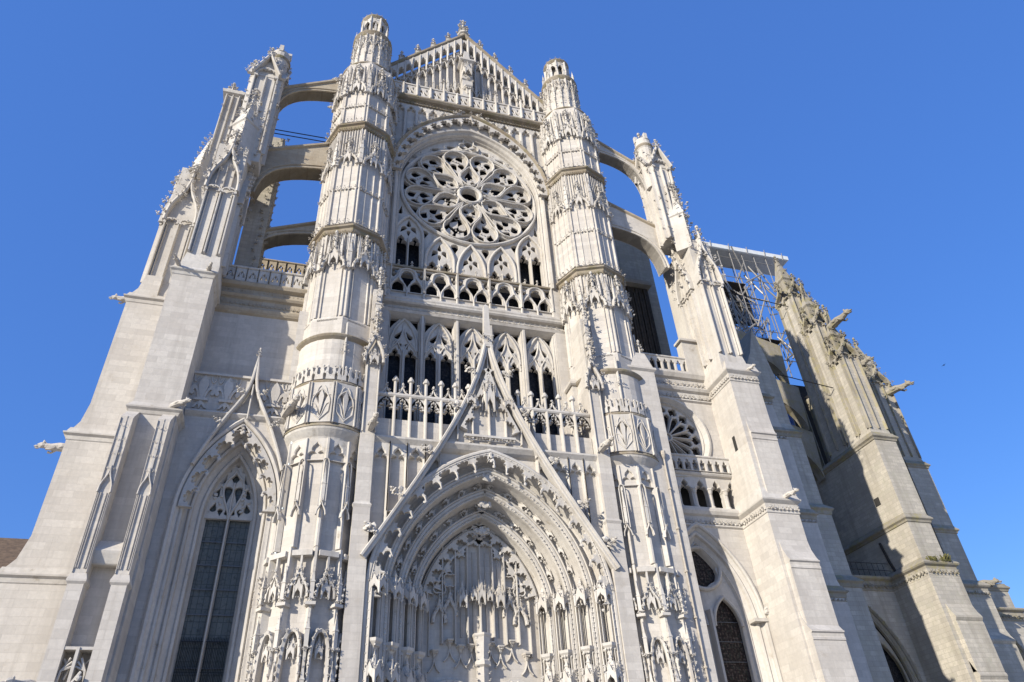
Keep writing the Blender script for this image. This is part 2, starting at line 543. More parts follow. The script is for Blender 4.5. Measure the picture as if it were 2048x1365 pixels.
def cusps(mb, path, n, depth, wd, y0, y1, leaf=0.0, pend=0.0):
    """hanging openwork fringe of little arches along the inside (right side) of a path"""
    P = np.asarray(path, float)
    L = np.concatenate([[0], np.cumsum(np.linalg.norm(np.diff(P, axis=0), axis=1))])
    def pt(d):
        k = min(np.searchsorted(L, d, 'right')-1, len(P)-2); k = max(k, 0)
        t = P[k+1]-P[k]; t = t/np.linalg.norm(t)
        p = P[k]+t*(d-L[k])
        return p, np.array([t[1], -t[0]])
    F = [(1.0, 1.0), (.93, .74), (.88, .62), (.74, .60), (.80, .44), (.80, .30), (.70, .22), (.60, .28), (.56, .14), (.5, .09), (.44, .14), (.40, .28), (.30, .22), (.20, .30), (.20, .44), (.26, .60), (.12, .62), (.07, .74), (0, 1.0)]
    for i in range(n):
        d0, d1 = L[-1]*i/n, L[-1]*(i+1)/n
        a, na = pt(d0+1e-4); b, nb = pt(d1-1e-4)
        A, B = a+na*depth, b+nb*depth
        arc = []
        for u, t in F:
            q, nq = pt(d0+(d1-d0)*min(max(u, .0005), .9995)); arc.append(tuple(q+nq*depth*t))
        edge = [tuple(pt(d0+(d1-d0)*u)[0]-pt(d0+(d1-d0)*u)[1]*.05) for u in (.001, .25, .5, .75, .999)]
        plate(mb, edge+arc, (), y0, y1, 0, True)
        if n % 2 == 0 and i == n//2-1 and abs(na[0]-pt(d1+.02)[1][0]) > .1:
            for q in range(7): lump(mb, b[0]+random.uniform(-.15, .15)*depth, y0-.02, b[1]-depth*random.uniform(.05, .95), .16*depth)
        if pend and i < n-1:
            tube(mb, [(b[0]+nb[0]*depth*.4, y0+.1, b[1]+nb[1]*depth*.4), (B[0], y0, B[1]), (B[0]+nb[0]*pend*.3, y0+.02, B[1]-pend*.75)], [wd*.9, wd*.8, wd*.35], 5)
        if leaf:
            lump(mb, B[0], y0, B[1]-pend*.7, leaf)

def canopy(mb, wd, h, p=None):
    """hanging niche canopy at a wall face y = 0, lower edge z = 0"""
    p = p or wd*.55
    V = [(-wd/2, 0.0), (-wd*.3, -p), (wd*.3, -p), (wd/2, 0.0)]
    H = h*.42
    M0 = mb.M.copy()
    for (xa, ya), (xb, yb) in zip(V[:-1], V[1:]):
        L = math.hypot(xb-xa, yb-ya); a = math.atan2(yb-ya, xb-xa)
        mb.M = M0 @ TM(xa, ya, 0, a)
        head = ogee(L*.36, H*.12, H*.52, 5, L/2)
        plate(mb, [(0, 0)]+[(L*.12, 0)]+head+[(L*.88, 0), (L, 0), (L, H*.8), (L*.75, H*.92), (L*.5, H*1.45), (L*.25, H*.92), (0, H*.8)], (), -.03, .05)
        crockets_on(mb, [(0, H*.8), (L*.5, H*1.45)], -.02, wd*.16, L*.28, .05)
        crockets_on(mb, [(L*.5, H*1.45), (L, H*.8)], -.02, wd*.16, L*.28, .05)
    mb.M = M0
    for x, y in V[1:3]:
        pinnacle(mb, x, y-.01, -h*.05, wd*.11, h*.8, False)
        lump(mb, x, y, -h*.06, wd*.07)
    stack(mb, [(-wd*.42, 0), (-wd*.26, -p*.82), (wd*.26, -p*.82), (wd*.42, 0)], [(0, H*.55), (-.02, H*1.0), (-wd*.16, h*.7)])
    pinnacle(mb, 0, -p*.4, h*.5, wd*.2, h*.55, True)
    for x in (-.32, -.1, .1, .32):
        lump(mb, x*wd, -p*.5-p*.5*(abs(x) < .2), -h*.03, wd*.05)

def corbel(mb, wd, h, p=None):
    p = p or wd*.5
    V = [(-.5, 0), (-.3, -1), (.3, -1), (.5, 0)]
    def pl(k): return [(x*wd*k, y*p*k) for x, y in V]
    zz = [(.12, -h), (.35, -h*.72), (.55, -h*.40), (.75, -h*.3), (1.0, -h*.16), (1.05, 0)]
    v = []; f = []
    for j, (k, z) in enumerate(zz):
        v += [(x, y, z) for x, y in pl(k)]
        if j:
            a = (j-1)*4
            f += [(a+i, a+i+1, a+5+i, a+4+i) for i in range(3)]
    f.append((len(v)-4, len(v)-3, len(v)-2, len(v)-1))
    mb.add(v, f)
    for i in range(5):
        lump(mb, (-.34+.17*i)*wd, -p*(.75 if 0 < i < 4 else .3), -h*.33, wd*.09)

def ogee_canopy(mb, w, z, h, proj, crock=.3, cusp=3, fin=.9):
    """crocketed ogee arch standing off a wall face"""
    P = ogee(w, z, h)
    sweep(mb, P, [(-.09, 0), (-.09, -proj+.05), (-.03, -proj), (.06, -proj), (.10, -proj+.06), (.10, 0)])
    n = len(P)//2
    crockets_on(mb, P[:n], -proj+.03, crock, crock*1.25, .12)
    crockets_on(mb, P[n:], -proj+.03, crock, crock*1.25, .12)
    if cusp:
        cusps(mb, P, cusp*2, .2*w, .06, -proj+.04, -proj+.14, .05)
    if fin: finial(mb, 0, -proj+.04, z+h-.05, fin)

def leaf_band(mb, x0, x1, y, z, s, step=None, two=False):
    step = step or s*.75
    n = max(1, int((x1-x0)/step))
    box(mb, x0, x1, y-.05*s, y+.2*s, z-.03, z+.12*s)
    for i in range(n):
        x = x0+(i+.5)*(x1-x0)/n
        crocket(mb, x, y, z+random.uniform(-.1, .1)*s, s, random.uniform(-.5, .5))
        if two: lump(mb, x+step*.4, y-.2*s, z-.12*s, s*.22)

def ribs(mb, xs, z0, z1, wd, proj, y=0.0):
    for x in xs:
        v = [(x-wd/2, y, z0), (x-wd*.18, y-proj, z0), (x+wd*.18, y-proj, z0), (x+wd/2, y, z0)]
        v += [(a, b, z1) for a, b, c in v]
        mb.add(v, [(0, 1, 5, 4), (1, 2, 6, 5), (2, 3, 7, 6), (4, 5, 6, 7), (3, 2, 1, 0)])

def at(px, py, Y):
    """world point on the plane y = Y that the photograph shows at px, py"""
    d = (px-1024)*_r - (py-682.5)*_u + FPX*_f
    t = (Y-CY)/d[1]
    return CX+d[0]*t, CZ+d[2]*t

# ------------------------------------------------------------------ ground
def tag(o, label=None, cat=None, group=None, kind=None):
    for k, v in (('label', label), ('category', cat), ('group', group), ('kind', kind)):
        if v: o[k] = v
    return o
g = MB(); box(g, -1500, 1500, -1500, 1500, -1.0, 0.0)
tag(mk('ground', g, M_PAVE), kind='structure')

def empty(name, loc=(0, 0, 0), parent=None):
    o = bpy.data.objects.new(name, None); S.collection.objects.link(o)
    o.location = loc; o.parent = parent; o.empty_display_size = .5
    return o

CATH = tag(empty('cathedral'), 'huge pale Gothic cathedral with carved front, rose window, twin turrets and buttresses', 'cathedral')

# ------------------------------------------------------------------ stair turrets
def turret(s):
    cx, cy = 9.4*s, 2.8
    core = MB()
    stack(core, ngon(cx, cy-.3, 2.12, 12), [(.5, 0), (.5, 3), (.1, 3.4), (.1, 14.9), (0, 15.3), (0, 21.5)])
    stack(core, ngon(cx, cy-.3, 2.40, 32), [(0, 22.3), (0, 28.6)])
    stack(core, ngon(cx, cy, 2.5, 8), [(.10, 28.6), (.10, 30.1), (0, 30.35), (0, 58.6)])
    stack(core, ngon(cx, cy, 1.62, 16), [(0, 58.6), (0, 64.9)])
    T = mk('stair_turret', core, M_ASHLAR, CATH)
    # ---- string courses
    def string(z, prof, poly, mat=M_LEDGE):
        b = MB(); stack(b, poly, [(d, z+q) for d, q in prof]); return mk('string_course', b, mat, T)
    ringp = [(0, -.75), (.05, -.7), (.12, -.5), (.30, -.28), (.42, -.12), (.46, 0), (.42, .07), (.10, .22)]
    b = MB(); stack(b, ngon(cx, cy-.3, 2.14, 48), [(d, 22.1+q) for d, q in ringp]); mk('cornice', b, M_CARVED, T)
    b = MB(); stack(b, ngon(cx, cy-.3, 2.585, 48), [(0, 22.1), (.06, 22.12), (.04, 22.2), (0, 22.3)]); mk('lead_edge', b, M_LEDGE, T)
    string(25.1, [(0, -.2), (.16, -.1), (.20, 0), (.16, .08), (0, .2)], ngon(cx, cy-.3, 2.42, 48))
    string(28.55, [(0, -.25), (.18, -.1), (.24, 0), (.18, .08), (0, .25)], ngon(cx, cy-.3, 2.40, 48))
    octp = [(0, -.5), (.12, -.42), (.16, -.3), (.18, -.12), (.34, -.02), (.36, .08), (.30, .12), (0, .5)]
    string(38.15, octp, ngon(cx, cy, 2.5, 8)); string(49.7, octp, ngon(cx, cy, 2.5, 8))
    string(58.7, [(0, -.5), (.05, -.4), (.1, -.15), (.3, 0), (.3, .1), (0, .3)], ngon(cx, cy, 2.1, 32))
    string(64.8, [(0, -.35), (.08, -.25), (.22, 0), (.22, .1), (0, .25)], ngon(cx, cy, 1.6, 32))
    # ---- lower shaft: ribs, cusped panel heads, slender tabernacles
    for k in range(-3, 4):
        a = k*PI/6
        b = MB().at(cx+2.12*math.sin(a), cy-.3-2.12*math.cos(a), 0, a)
        ribs(b, [0], 15.3, 21.5, .30, .26); ribs(b, [0], 3.3, 15.2, .34, .42)
        mk('rib', b, M_CARVED, T)
        b = MB().at(cx+2.12*math.sin(a), cy-.3-2.12*math.cos(a), 0, a)
        for xx in (-.17, .17):
            box(b, xx-.025, xx+.025, -.40, -.30, 17.4, 19.9)
        bar(b, [(-.17, 19.9), (-.12, 20.1), (0, 20.18), (.12, 20.1), (.17, 19.9)], .05, -.40, -.30)
        pinnacle(b, 0, -.34, 17.6, .17, 2.3); 
        bar(b, ogee(.24, 16.9, .8, 5), .07, -.46, -.25); crocket(b, 0, -.40, 17.6, .3)
        mk('rib_tabernacle', b, M_CARVED, T)
    for k in range(-4, 4):
        a = (k+.5)*PI/6; ap = 2.12*math.cos(PI/12); hw = 2.12*math.sin(PI/12)
        b = MB().at(cx+ap*math.sin(a), cy-.3-ap*math.cos(a), 0, a)
        plate(b, [(-hw, 20.2), (hw, 20.2), (hw, 21.5), (-hw, 21.5)], [[(-hw+.1, 20.21)]+trefoil_head(-hw+.1, hw-.1, 20.4)+[(hw-.1, 20.21)]], -.17, 0, .05)
        mk('panel_head', b, M_CARVED, T)
        if -3 <= k <= 2:
            b = MB().at(cx+(ap+.1)*math.sin(a), cy-.3-(ap+.1)*math.cos(a), 0, a)
            box(b, -.5, .5, -.42, 0, 14.75, 15.02)
            P = ogee(.46, 12.7, 1.5, 7)
            sweep(b, P, [(-.05, -.1), (-.05, -.42), (.05, -.42), (.05, -.1)])
            crockets_on(b, P[:7], -.40, .26, .3); crockets_on(b, P[6:], -.40, .26, .3)
            box(b, -.05, .05, -.40, -.2, 14.1, 14.75)
            M0 = b.M; b.M = M0 @ TM(0, 0, 12.75); canopy(b, .62, 1.5, .38); b.M = M0
            mk('niche_canopy', b, M_CARVED, T)
            b = MB().at(cx+(ap+.1)*math.sin(a), cy-.3-(ap+.1)*math.cos(a), 0, a)
            P = bez((-.44, 8.6), (-.44, 10.2), (-.40, 11.2), (0, 11.2), 7); P = P+[(-x, z) for x, z in P[-2::-1]]
            sweep(b, P, [(-.07, 0), (-.07, -.38), (.05, -.44), (.09, -.36), (.09, 0)])
            crockets_on(b, P, -.40, .24, .36, .05)
            M0 = b.M; b.M = M0 @ TM(0, 0, 10.0); canopy(b, .5, 1.1, .3); b.M = M0
            mk('niche_arch', b, M_CARVED, T)
    for k in range(-3, 4):
        a = k*PI/6
        b = MB().at(cx+2.22*math.sin(a), cy-.3-2.22*math.cos(a), 0, a)
        box(b, -.24, .24, -.52, -.0, 12.3, 12.45)
        for z in (8.2, 10.4, 12.6): pinnacle(b, 0, -.40, z, .19, 1.7); crocket(b, .1, -.4, z-.1, .3); crocket(b, -.1, -.4, z-.15, .3)
        mk('rib_pinnacle', b, M_CARVED, T)
    # ---- tracery parapet and its cresting
    rp = 2.40
    for k in range(-5, 5):
        a = (k+.5)*PI/6; hw = rp*math.tan(PI/12)*.98
        b = MB().at(cx+rp*math.sin(a), cy-.3-rp*math.cos(a), 0, a)
        H = [drop(-.27, 24.25, .20, 1.3, -PI/2+.25), drop(.27, 24.25, .20, 1.3, -PI/2-.25), drop(0, 22.85, .16, 1.1, PI/2)]
        plate(b, rect(-hw, hw, 22.35, 25.0), H, -.20, 0, .06)
        P = parch(.5, 23.6, .9, 6); bar(b, P+[(.46, 23.0), (0, 22.5), (-.46, 23.0)], .08, -.27, -.1, True)
        plate(b, [(0, 22.75), (.10, 23.5), (.15, 24.0), (0, 24.5), (-.15, 24.0), (-.10, 23.5)], (), -.29, -.15)
        for sg in (-1, 1): bar(b, bez((sg*.48, 23.6), (sg*.2, 23.6), (sg*.2, 23.0), (0, 22.6), 5), .06, -.25, -.1); bar(b, bez((sg*.5, 24.1), (sg*.2, 24.1), (sg*.32, 24.6), (sg*.1, 24.75), 5), .06, -.25, -.1)
        ribs(b, [-hw, hw], 22.3, 25.0, .16, .30)
        mk('parapet_panel', b, M_CARVED, T)
        for j in (-.25, .25):
            b = MB().at(cx+(rp+.1)*math.sin(a+j*PI/6), cy-.3-(rp+.1)*math.cos(a+j*PI/6), 25.25, a+j*PI/6)
            P = [(-.26, 0), (-.24, .3), (-.30, .55), (-.2, .95), (-.12, .75), (-.14, .45), (0, .2), (.14, .45), (.12, .75), (.2, .95), (.30, .55), (.24, .3), (.26, 0)]
            plate(b, P, (), -.08, .06, 0, True)
            for x, z in ((-.2, .95), (.2, .95), (0, .3), (-.28, .5), (.28, .5)): lump(b, x, -.02, z, .10)
            mk('cresting_leaf', b, M_CARVED, T)
    # narrow stem rising up the drum
    b = MB().at(cx, cy-.3-2.4, 0); ribs(b, [.35*(-s)], 25.2, 29.6, .16, .14); crocket(b, .35*(-s), -.12, 27.6, .45); crocket(b, .35*(-s)+.2, -.06, 27.3, .35); crocket(b, .35*(-s)-.2, -.06, 27.3, .35)
    mk('stem', b, M_CARVED, T)
    # ---- octagon stages
    ap = 2.5*math.cos(PI/8); hw = 2.5*math.sin(PI/8)
    for k in range(-3, 3):
        a = (k+.5)*PI/4; far = abs(k+.5) > 2
        def F(z=0, r=ap): return MB().at(cx+r*math.sin(a), cy-r*math.cos(a), z, a)
        b = F(); ribs(b, [-hw+.13, hw-.13], 30.3, 37.7, .26, .12); ribs(b, [-hw+.40, hw-.40], 30.3, 35.2, .10, .10); box(b, -hw+.3, hw-.3, -.10, 0, 29.95, 30.15)
        for z0, z1 in ((38.7, 49.2), (50.2, 58.2)):
            ribs(b, [-hw+.10, hw-.10], z0, z1, .20, .14); ribs(b, [-.30, .30] if z0 < 45 else [0], z0, z1-4.2, .12, .07)
        mk('ribbed_panel', b, M_ASHLAR, T)
        if far: continue
        # first tier: deep hanging canopies with ogee gables
        b = F(); ogee_canopy(b, hw*.80, 34.3, 1.9, .42, .30, 3, 1.5)
        ribs(b, np.linspace(-hw+.2, hw-.2, 7), 36.0, 37.6, .10, .16)
        for x in (-.45, .45): pinnacle(b, x, -.3, 35.2, .17, 2.3); crocket(b, x, -.3, 35.1, .28)
        for i in range(9): crocket(b, random.uniform(-hw*.8, hw*.8), -.08, random.uniform(34.5, 37.3), random.uniform(.16, .3))
        mk('ogee_gable', b, M_CARVED, T)
        b = F(34.7); M0 = b.M; b.M = M0 @ TM(0, 0, 0); canopy(b, .9, 2.4, .4); mk('niche_canopy', b, M_CARVED, T)
        # second tier
        b = F(); ogee_canopy(b, hw*.82, 44.9, 2.0, .30, .27, 2, 1.3)
        ribs(b, np.linspace(-hw+.2, hw-.2, 8), 46.3, 49.1, .09, .13)
        for i in range(9): crocket(b, random.uniform(-hw*.85, hw*.85), -.06, random.uniform(45.0, 48.2), random.uniform(.15, .28))
        mk('ogee_gable', b, M_CARVED, T)
        b = F(45.2); canopy(b, .7, 2.2, .3); mk('niche_canopy', b, M_CARVED, T)
        b = F(); leaf_band(b, -hw, hw, -.02, 42.3, .36, .24, True); mk('leaf_band', b, M_CARVED, T)
        b = F(); leaf_band(b, -hw, hw, -.30, 38.45, .42, .36); mk('leaf_band', b, M_CARVED, T)
        b = F(); leaf_band(b, -hw-.05, hw+.05, -.14, 37.65, .22, .17); mk('leaf_band', b, M_LEDGE, T)
        # third tier
        b = F(); ogee_canopy(b, hw*.86, 53.9, 2.6, .34, .30, 3, 1.6)
        for x in (-.5, .5): pinnacle(b, x, -.22, 54.2, .17, 3.4)
        ribs(b, np.linspace(-hw+.2, hw-.2, 6), 55.5, 58.0, .09, .14)
        for i in range(13): crocket(b, random.uniform(-hw*.9, hw*.9), -.08, random.uniform(53.8, 58.0), random.uniform(.16, .32))
        mk('ogee_gable', b, M_CARVED, T)
        b = F(54.2); canopy(b, .8, 2.4, .36); mk('niche_canopy', b, M_CARVED, T)
        b = F(); leaf_band(b, -hw, hw, -.06, 52.3, .34, .26, True); mk('leaf_band', b, M_CARVED, T)
        b = F(); leaf_band(b, -hw, hw, -.3, 49.95, .40, .36); mk('leaf_band', b, M_CARVED, T)
        b = F(); leaf_band(b, -hw-.05, hw+.05, -.14, 49.2, .22, .17); mk('leaf_band', b, M_LEDGE, T)
    # corner tabernacles on the arrises
    for k in range(-2, 3):
        a = k*PI/4
        for z, h in ((34.3, 3.1), (45.0, 3.6), (54.0, 3.9)):
            b = MB().at(cx+2.5*math.sin(a), cy-2.5*math.cos(a), 0, a)
            pinnacle(b, 0, -.10, z, .26, h)
            for zz in np.arange(z-.2, z+h*.9, .6): crocket(b, random.uniform(-.1, .1), -.14, zz, .24, random.uniform(-.9, .9))
            mk('arris_pinnacle', b, M_CARVED, T)
    # ---- round upper stage
    for k in range(-5, 6):
        a = k*PI/8*1.0
        b = MB().at(cx+1.6*math.sin(a), cy-1.6*math.cos(a), 0, a)
        ribs(b, [0], 59.2, 64.5, .15, .16); pinnacle(b, 0, -.10, 61.3, .15, 3.0)
        for zz in np.arange(60.2, 64.4, .38): crocket(b, random.uniform(-.25, .25), -.08, zz, random.uniform(.2, .32), random.uniform(-.8, .8))
        mk('rib_pinnacle', b, M_CARVED, T)
    for k in range(-5, 5):
        a = (k+.5)*PI/8
        b = MB().at(cx+1.58*math.sin(a), cy-1.58*math.cos(a), 0, a)
        bar(b, ogee(.26, 62.2, 1.3, 5), .09, -.16, 0); crockets_on(b, ogee(.26, 62.2, 1.3, 5)[:5], -.12, .2, .25); finial(b, 0, -.1, 63.4, .8)
        mk('ogee_gable', b, M_CARVED, T)
    # ---- open lantern with crown
    b = MB(); stack(b, ngon(cx, cy, .55, 8), [(0, 64.9), (0, 68.6)]); mk('lantern_core', b, M_CARVED, T)
    for k in range(8):
        a = (k+.5)*PI/4
        b = MB().at(cx+1.14*math.sin(a), cy-1.14*math.cos(a), 0, a)
        ribs(b, [0], 65, 68.3, .26, .16); box(b, -.11, .11, 0, .3, 65, 68.3); crocket(b, 0, -.1, 67.2, .3); pinnacle(b, 0, -.14, 65.3, .17, 2.2)
        mk('lantern_post', b, M_CARVED, T)
        a = k*PI/4; r1 = 1.14*math.cos(PI/8); h1 = 1.14*math.sin(PI/8)
        b = MB().at(cx+r1*math.sin(a), cy-r1*math.cos(a), 0, a)
        plate(b, [(-h1, 66.9)]+parch(h1*.78, 67.0, .75, 5)+[(h1, 66.9), (h1, 68.4), (-h1, 68.4)], (), -.06, .12, 0, True); crocket(b, 0, -.06, 67.9, .3)
        mk('lantern_arch', b, M_CARVED, T)
        b = MB().at(cx+1.62*math.sin(a), cy-1.62*math.cos(a), 65.0, a); pinnacle(b, 0, 0, 0, .20, 1.9, False); box(b, -.1, .1, -.06, .3, 0, .3); mk('lantern_pinnacle', b, M_CARVED, T)
    b = MB(); stack(b, ngon(cx, cy, 1.16, 24), [(0, 68.2), (.15, 68.4), (.18, 68.5), (.05, 68.65), (-.2, 68.8), (-.9, 69.0)]); mk('crown_ring', b, M_LEDGE, T)
    for k in range(16):
        a = k*PI/8; b = MB().at(cx+1.15*math.sin(a), cy-1.15*math.cos(a), 68.6, a); crocket(b, 0, 0, 0, .30); mk('crown_leaf', b, M_CARVED, T)
    return T
TL = turret(-1); TR = turret(1)

# ------------------------------------------------------------------ centre of the front: walls behind everything
def wall(name, boxes, mat=None, parent=None, label=None):
    b = MB()
    for q in boxes: box(b, *q)
    return mk(name, b, mat or M_ASHLAR, parent or CATH, label)

# ---- portal
PW, PZ, PH = 6.75, 13.0, 8.75
portal_path = parch(PW, PZ, PH, 22, 0, 0.0)
b = MB()
outer = [(-7.6, 0.0)]+[(x, z) for x, z in portal_path]+[(7.6, 0.0), (7.6, 22.1), (-7.6, 22.1)]
plate(b, outer, (), .95, 4.6)
PORTAL = mk('portal', b, M_ASHLAR, CATH, 'great recessed portal under a steep openwork gable')
orders = [(0.0, .42), (-.95, 1.15), (-1.85, 2.05), (-2.75, 2.95), (-3.35, 3.75)]
for i, ((d0, y0), (d1, y1)) in enumerate(zip(orders[:-1], orders[1:])):
    b = MB()
    yh = y1+.32
    pr = [(d0+.12, y0+.60), (d0+.12, y0+.05), (d0+.05, y0), (d0-.06, y0), (d0-.10, y0+.07), (d0-.15, y0+.03), (d0-.20, y0+.03), (d0-.24, y0+.12), (d0-.25, y0+.5),
          (d0-.34, yh-.12), (d0-.46, yh), (d1+.34, yh), (d1+.24, yh-.10), (d1+.20, y1-.04), (d1+.14, y1-.08), (d1+.10, y1-.02), (d1+.12, y1+.4)]
    sweep(b, portal_path, pr)
    o = mk('archivolt', b, M_CARVED, PORTAL)
    # leaf roll on the edge of each order
    b = MB()
    Pq = [tuple(q) for q in offs(parch(PW, PZ-5, PH, 4, 0, None), 0, False)]
    path = [tuple(q) for q in offs(portal_path, d0-.17, False)]
    bar(b, path, .05, y0+.02, y0+.12)
    P = np.array(path); L = np.concatenate([[0], np.cumsum(np.linalg.norm(np.diff(P, axis=0), axis=1))])
    for dd in np.arange(7.5, L[-1]-7.5, .26 if i else .4):
        k = min(np.searchsorted(L, dd)-1, len(P)-2); p = P[k]+(P[k+1]-P[k])*(dd-L[k])/(L[k+1]-L[k])
        lump(b, p[0], y0+.02, p[1], .06 if i else .05)
    mk('leaf_moulding', b, M_CARVED, PORTAL)
# canopies hung along the archivolts
def along(path, z_from, n, fn):
    P = np.array(path); c = len(P)//2
    H = P[:c+1]; L = np.concatenate([[0], np.cumsum(np.linalg.norm(np.diff(H, axis=0), axis=1))])
    i0 = np.interp(z_from, H[:, 1], L)
    for i in range(n):
        d = i0+(L[-1]-i0)*(i+.5)/n
        k = min(max(np.searchsorted(L, d)-1, 0), len(H)-2)
        p = H[k]+(H[k+1]-H[k])*(d-L[k])/(L[k+1]-L[k]); t = H[k+1]-H[k]
        a = math.atan2(t[1], t[0])
        for sgn in (-1, 1):
            fn(sgn*abs(p[0]), p[1], sgn*(PI/2-a)*-1 if sgn < 0 else (a-PI/2)*-1*-1)
for i in (1, 2):
    (d0, y0), (d1, y1) = orders[i], orders[i+1]
    path = offs(portal_path, (d0+d1)/2-.04, False)
    def put(x, z, tilt, y=y1+.16, i=i):
        b = MB(); b.M = TM(x, y, z, (.5 if x < 0 else -.5)*1.0) @ np.array(Matrix.Rotation((1 if x < 0 else -1)*abs(tilt)*.8, 4, 'Y'))
        canopy(b, .50, .78, .22)
        for q in range(5): lump(b, random.uniform(-.2, .2), -.12, random.uniform(-.25, .05), .07)
        mk('archivolt_canopy', b, M_CARVED, PORTAL)
    along(path, 14.6, 8-i, put)
# openwork fringe on the outermost order
b = MB(); arc = [tuple(q) for q in offs(parch(PW, PZ, PH, 22), -.10, False)]
cusps(b, arc, 18, .66, .10, .47, .7, .10, .45); mk('hanging_fringe', b, M_CARVED, PORTAL)
# key figures at the crown of each order
for (d, y) in orders[1:4]:
    b = MB(); zt = PZ+PH+d*1.42
    b.add(*blob(np.random, (0, y+.05, zt-.1), (.42, .12, .26), .2))
    for q in range(10): lump(b, random.uniform(-.38, .38), y+.02, zt-.1+random.uniform(-.2, .2), random.uniform(.08, .14))
    mk('crown_boss', b, M_CARVED, PORTAL)
# jamb niches: a canopy over and a pedestal under each empty statue place
for i in range(4):
    (d0, y0), (d1, y1) = orders[i], orders[i+1]
    for sgn in (-1, 1):
        x = sgn*(PW+(d0+d1)/2); y = (y0+y1)/2
        for z, h in ((13.2, 1.5),):
            b = MB(); b.M = TM(x, y, z, -sgn*.75); canopy(b, .95, h, .5); mk('niche_canopy', b, M_CARVED, PORTAL)
        b = MB(); b.M = TM(x, y, 11.0, -sgn*.75); corbel(b, .85, .9, .45); canopy(b, .75, .01+.9, .4) if False else None; mk('pedestal', b, M_CARVED, PORTAL)
        b = MB(); b.M = TM(x, y, 9.0, -sgn*.75); canopy(b, .9, 1.6, .5); mk('niche_canopy', b, M_CARVED, PORTAL)
        b = MB(); b.M = TM(x, y, 0, -sgn*.75); ribs(b, [-.42, .42, -.26, .26], 6, 13.4, .10, .16); mk('jamb_shaft_cluster', b, M_CARVED, PORTAL)
# tympanum
b = MB(); tp = [tuple(q) for q in offs(parch(PW, PZ, PH, 18), -3.3, False)]
plate(b, [(tp[0][0], 6.0)]+tp+[(tp[-1][0], 6.0)], (), 4.0, 4.4)
TY = mk('tympanum', b, M_ASHLAR, PORTAL)
b = MB().at(0, 4.0, 0)
xs = [-2.2, -1.45, -.75, .0, .75, 1.45, 2.2]
ribs(b, xs, 11.6, 17.2, .16, .34); ribs(b, [-.38, .38, -1.1, 1.1], 12, 16.8, .07, .12); ribs(b, [-2.9, 2.9], 11, 14.4, .12, .2); mk('ribbed_ground', b, M_CARVED, PORTAL)
b = MB(); cusps(b, tp[3:-3], 15, .62, .09, 3.62, 3.95, .10)
cusps(b, [tuple(q) for q in offs(tp, -.6, False)][4:-4], 13, .42, .07, 3.75, 3.98, .07); mk('tympanum_fringe', b, M_CARVED, PORTAL)
for x, z, wd, h in ((-1.08, 13.55, .62, 1.5), (0, 13.75, .6, 1.7), (1.1, 13.6, .62, 1.5), (-.42, 13.9, .42, .9), (.48, 13.9, .42, .9)):
    b = MB().at(x, 3.8, z); canopy(b, wd, h, .42); mk('tympanum_canopy', b, M_CARVED, PORTAL)
for sgn in (-1, 1):
    for x, z in ((2.35, 13.9), (1.75, 14.3)):
        b = MB().at(sgn*x, 3.95, z); ogee_canopy(b, .36, -1.2, 1.2, .25, .2, 2, .5)
        for q in range(10): crocket(b, random.uniform(-.35, .35), -.12, random.uniform(-.6, .4), .2)
        foilp = foil(0, .75, .42, 4, PI/4); bar(b, foilp, .07, -.22, -.05, True); mk('blind_tracery', b, M_CARVED, PORTAL)
for x, z in ((-2.6, 11.3), (-1.75, 11.85), (-1.15, 11.55), (-.55, 11.6), (.55, 11.75), (1.1, 11.55), (1.75, 11.85), (2.6, 11.2)):
    b = MB().at(x, 4.0, z); corbel(b, .5, .45, .4)
    bar(b, bez((-.32, -1.1), (-.05, -.9), (-.03, -.6), (0, -.4), 5), .07, -.16, 0); bar(b, bez((.32, -1.1), (.05, -.9), (.03, -.6), (0, -.4), 5), .07, -.16, 0)
    mk('statue_bracket', b, M_CARVED, PORTAL)
b = MB().at(0, 3.7, 0); stack(b, ngon(0, 0, .34, 6), [(0, 4), (0, 10.4), (.12, 10.5), (.1, 10.7), (0, 10.8), (.14, 11.9), (.2, 12.0), (.2, 12.1)])
for z in np.arange(5.5, 12, .35):
    for x in (-.3, .3): crocket(b, x, -.2, z, .24, x*2)
mk('trumeau', b, M_CARVED, PORTAL)
for sgn in (-1, 1):
    P = parch(1.45, 8.0, 2.2, 9, sgn*1.75)
    b = MB(); P = [(sgn*1.75-1.5*math.cos(t), 7.9+1.7*math.sin(t)) for t in np.linspace(0, PI, 14)]
    sweep(b, P, [(-.05, 4.1), (-.05, 3.75), (.05, 3.6), (.22, 3.6), (.28, 3.8), (.3, 4.1)])
    for q in P[2:-2:1]: lump(b, q[0], 3.62, q[1]+.1, .09)
    mk('door_arch', b, M_CARVED, PORTAL)
    b = MB(); plate(b, [(sgn*1.75-1.45, 5)]+P+[(sgn*1.75+1.45, 5)], (), 3.95, 3.99); mk('door_shadow_panel', b, M_TIMBER, PORTAL)
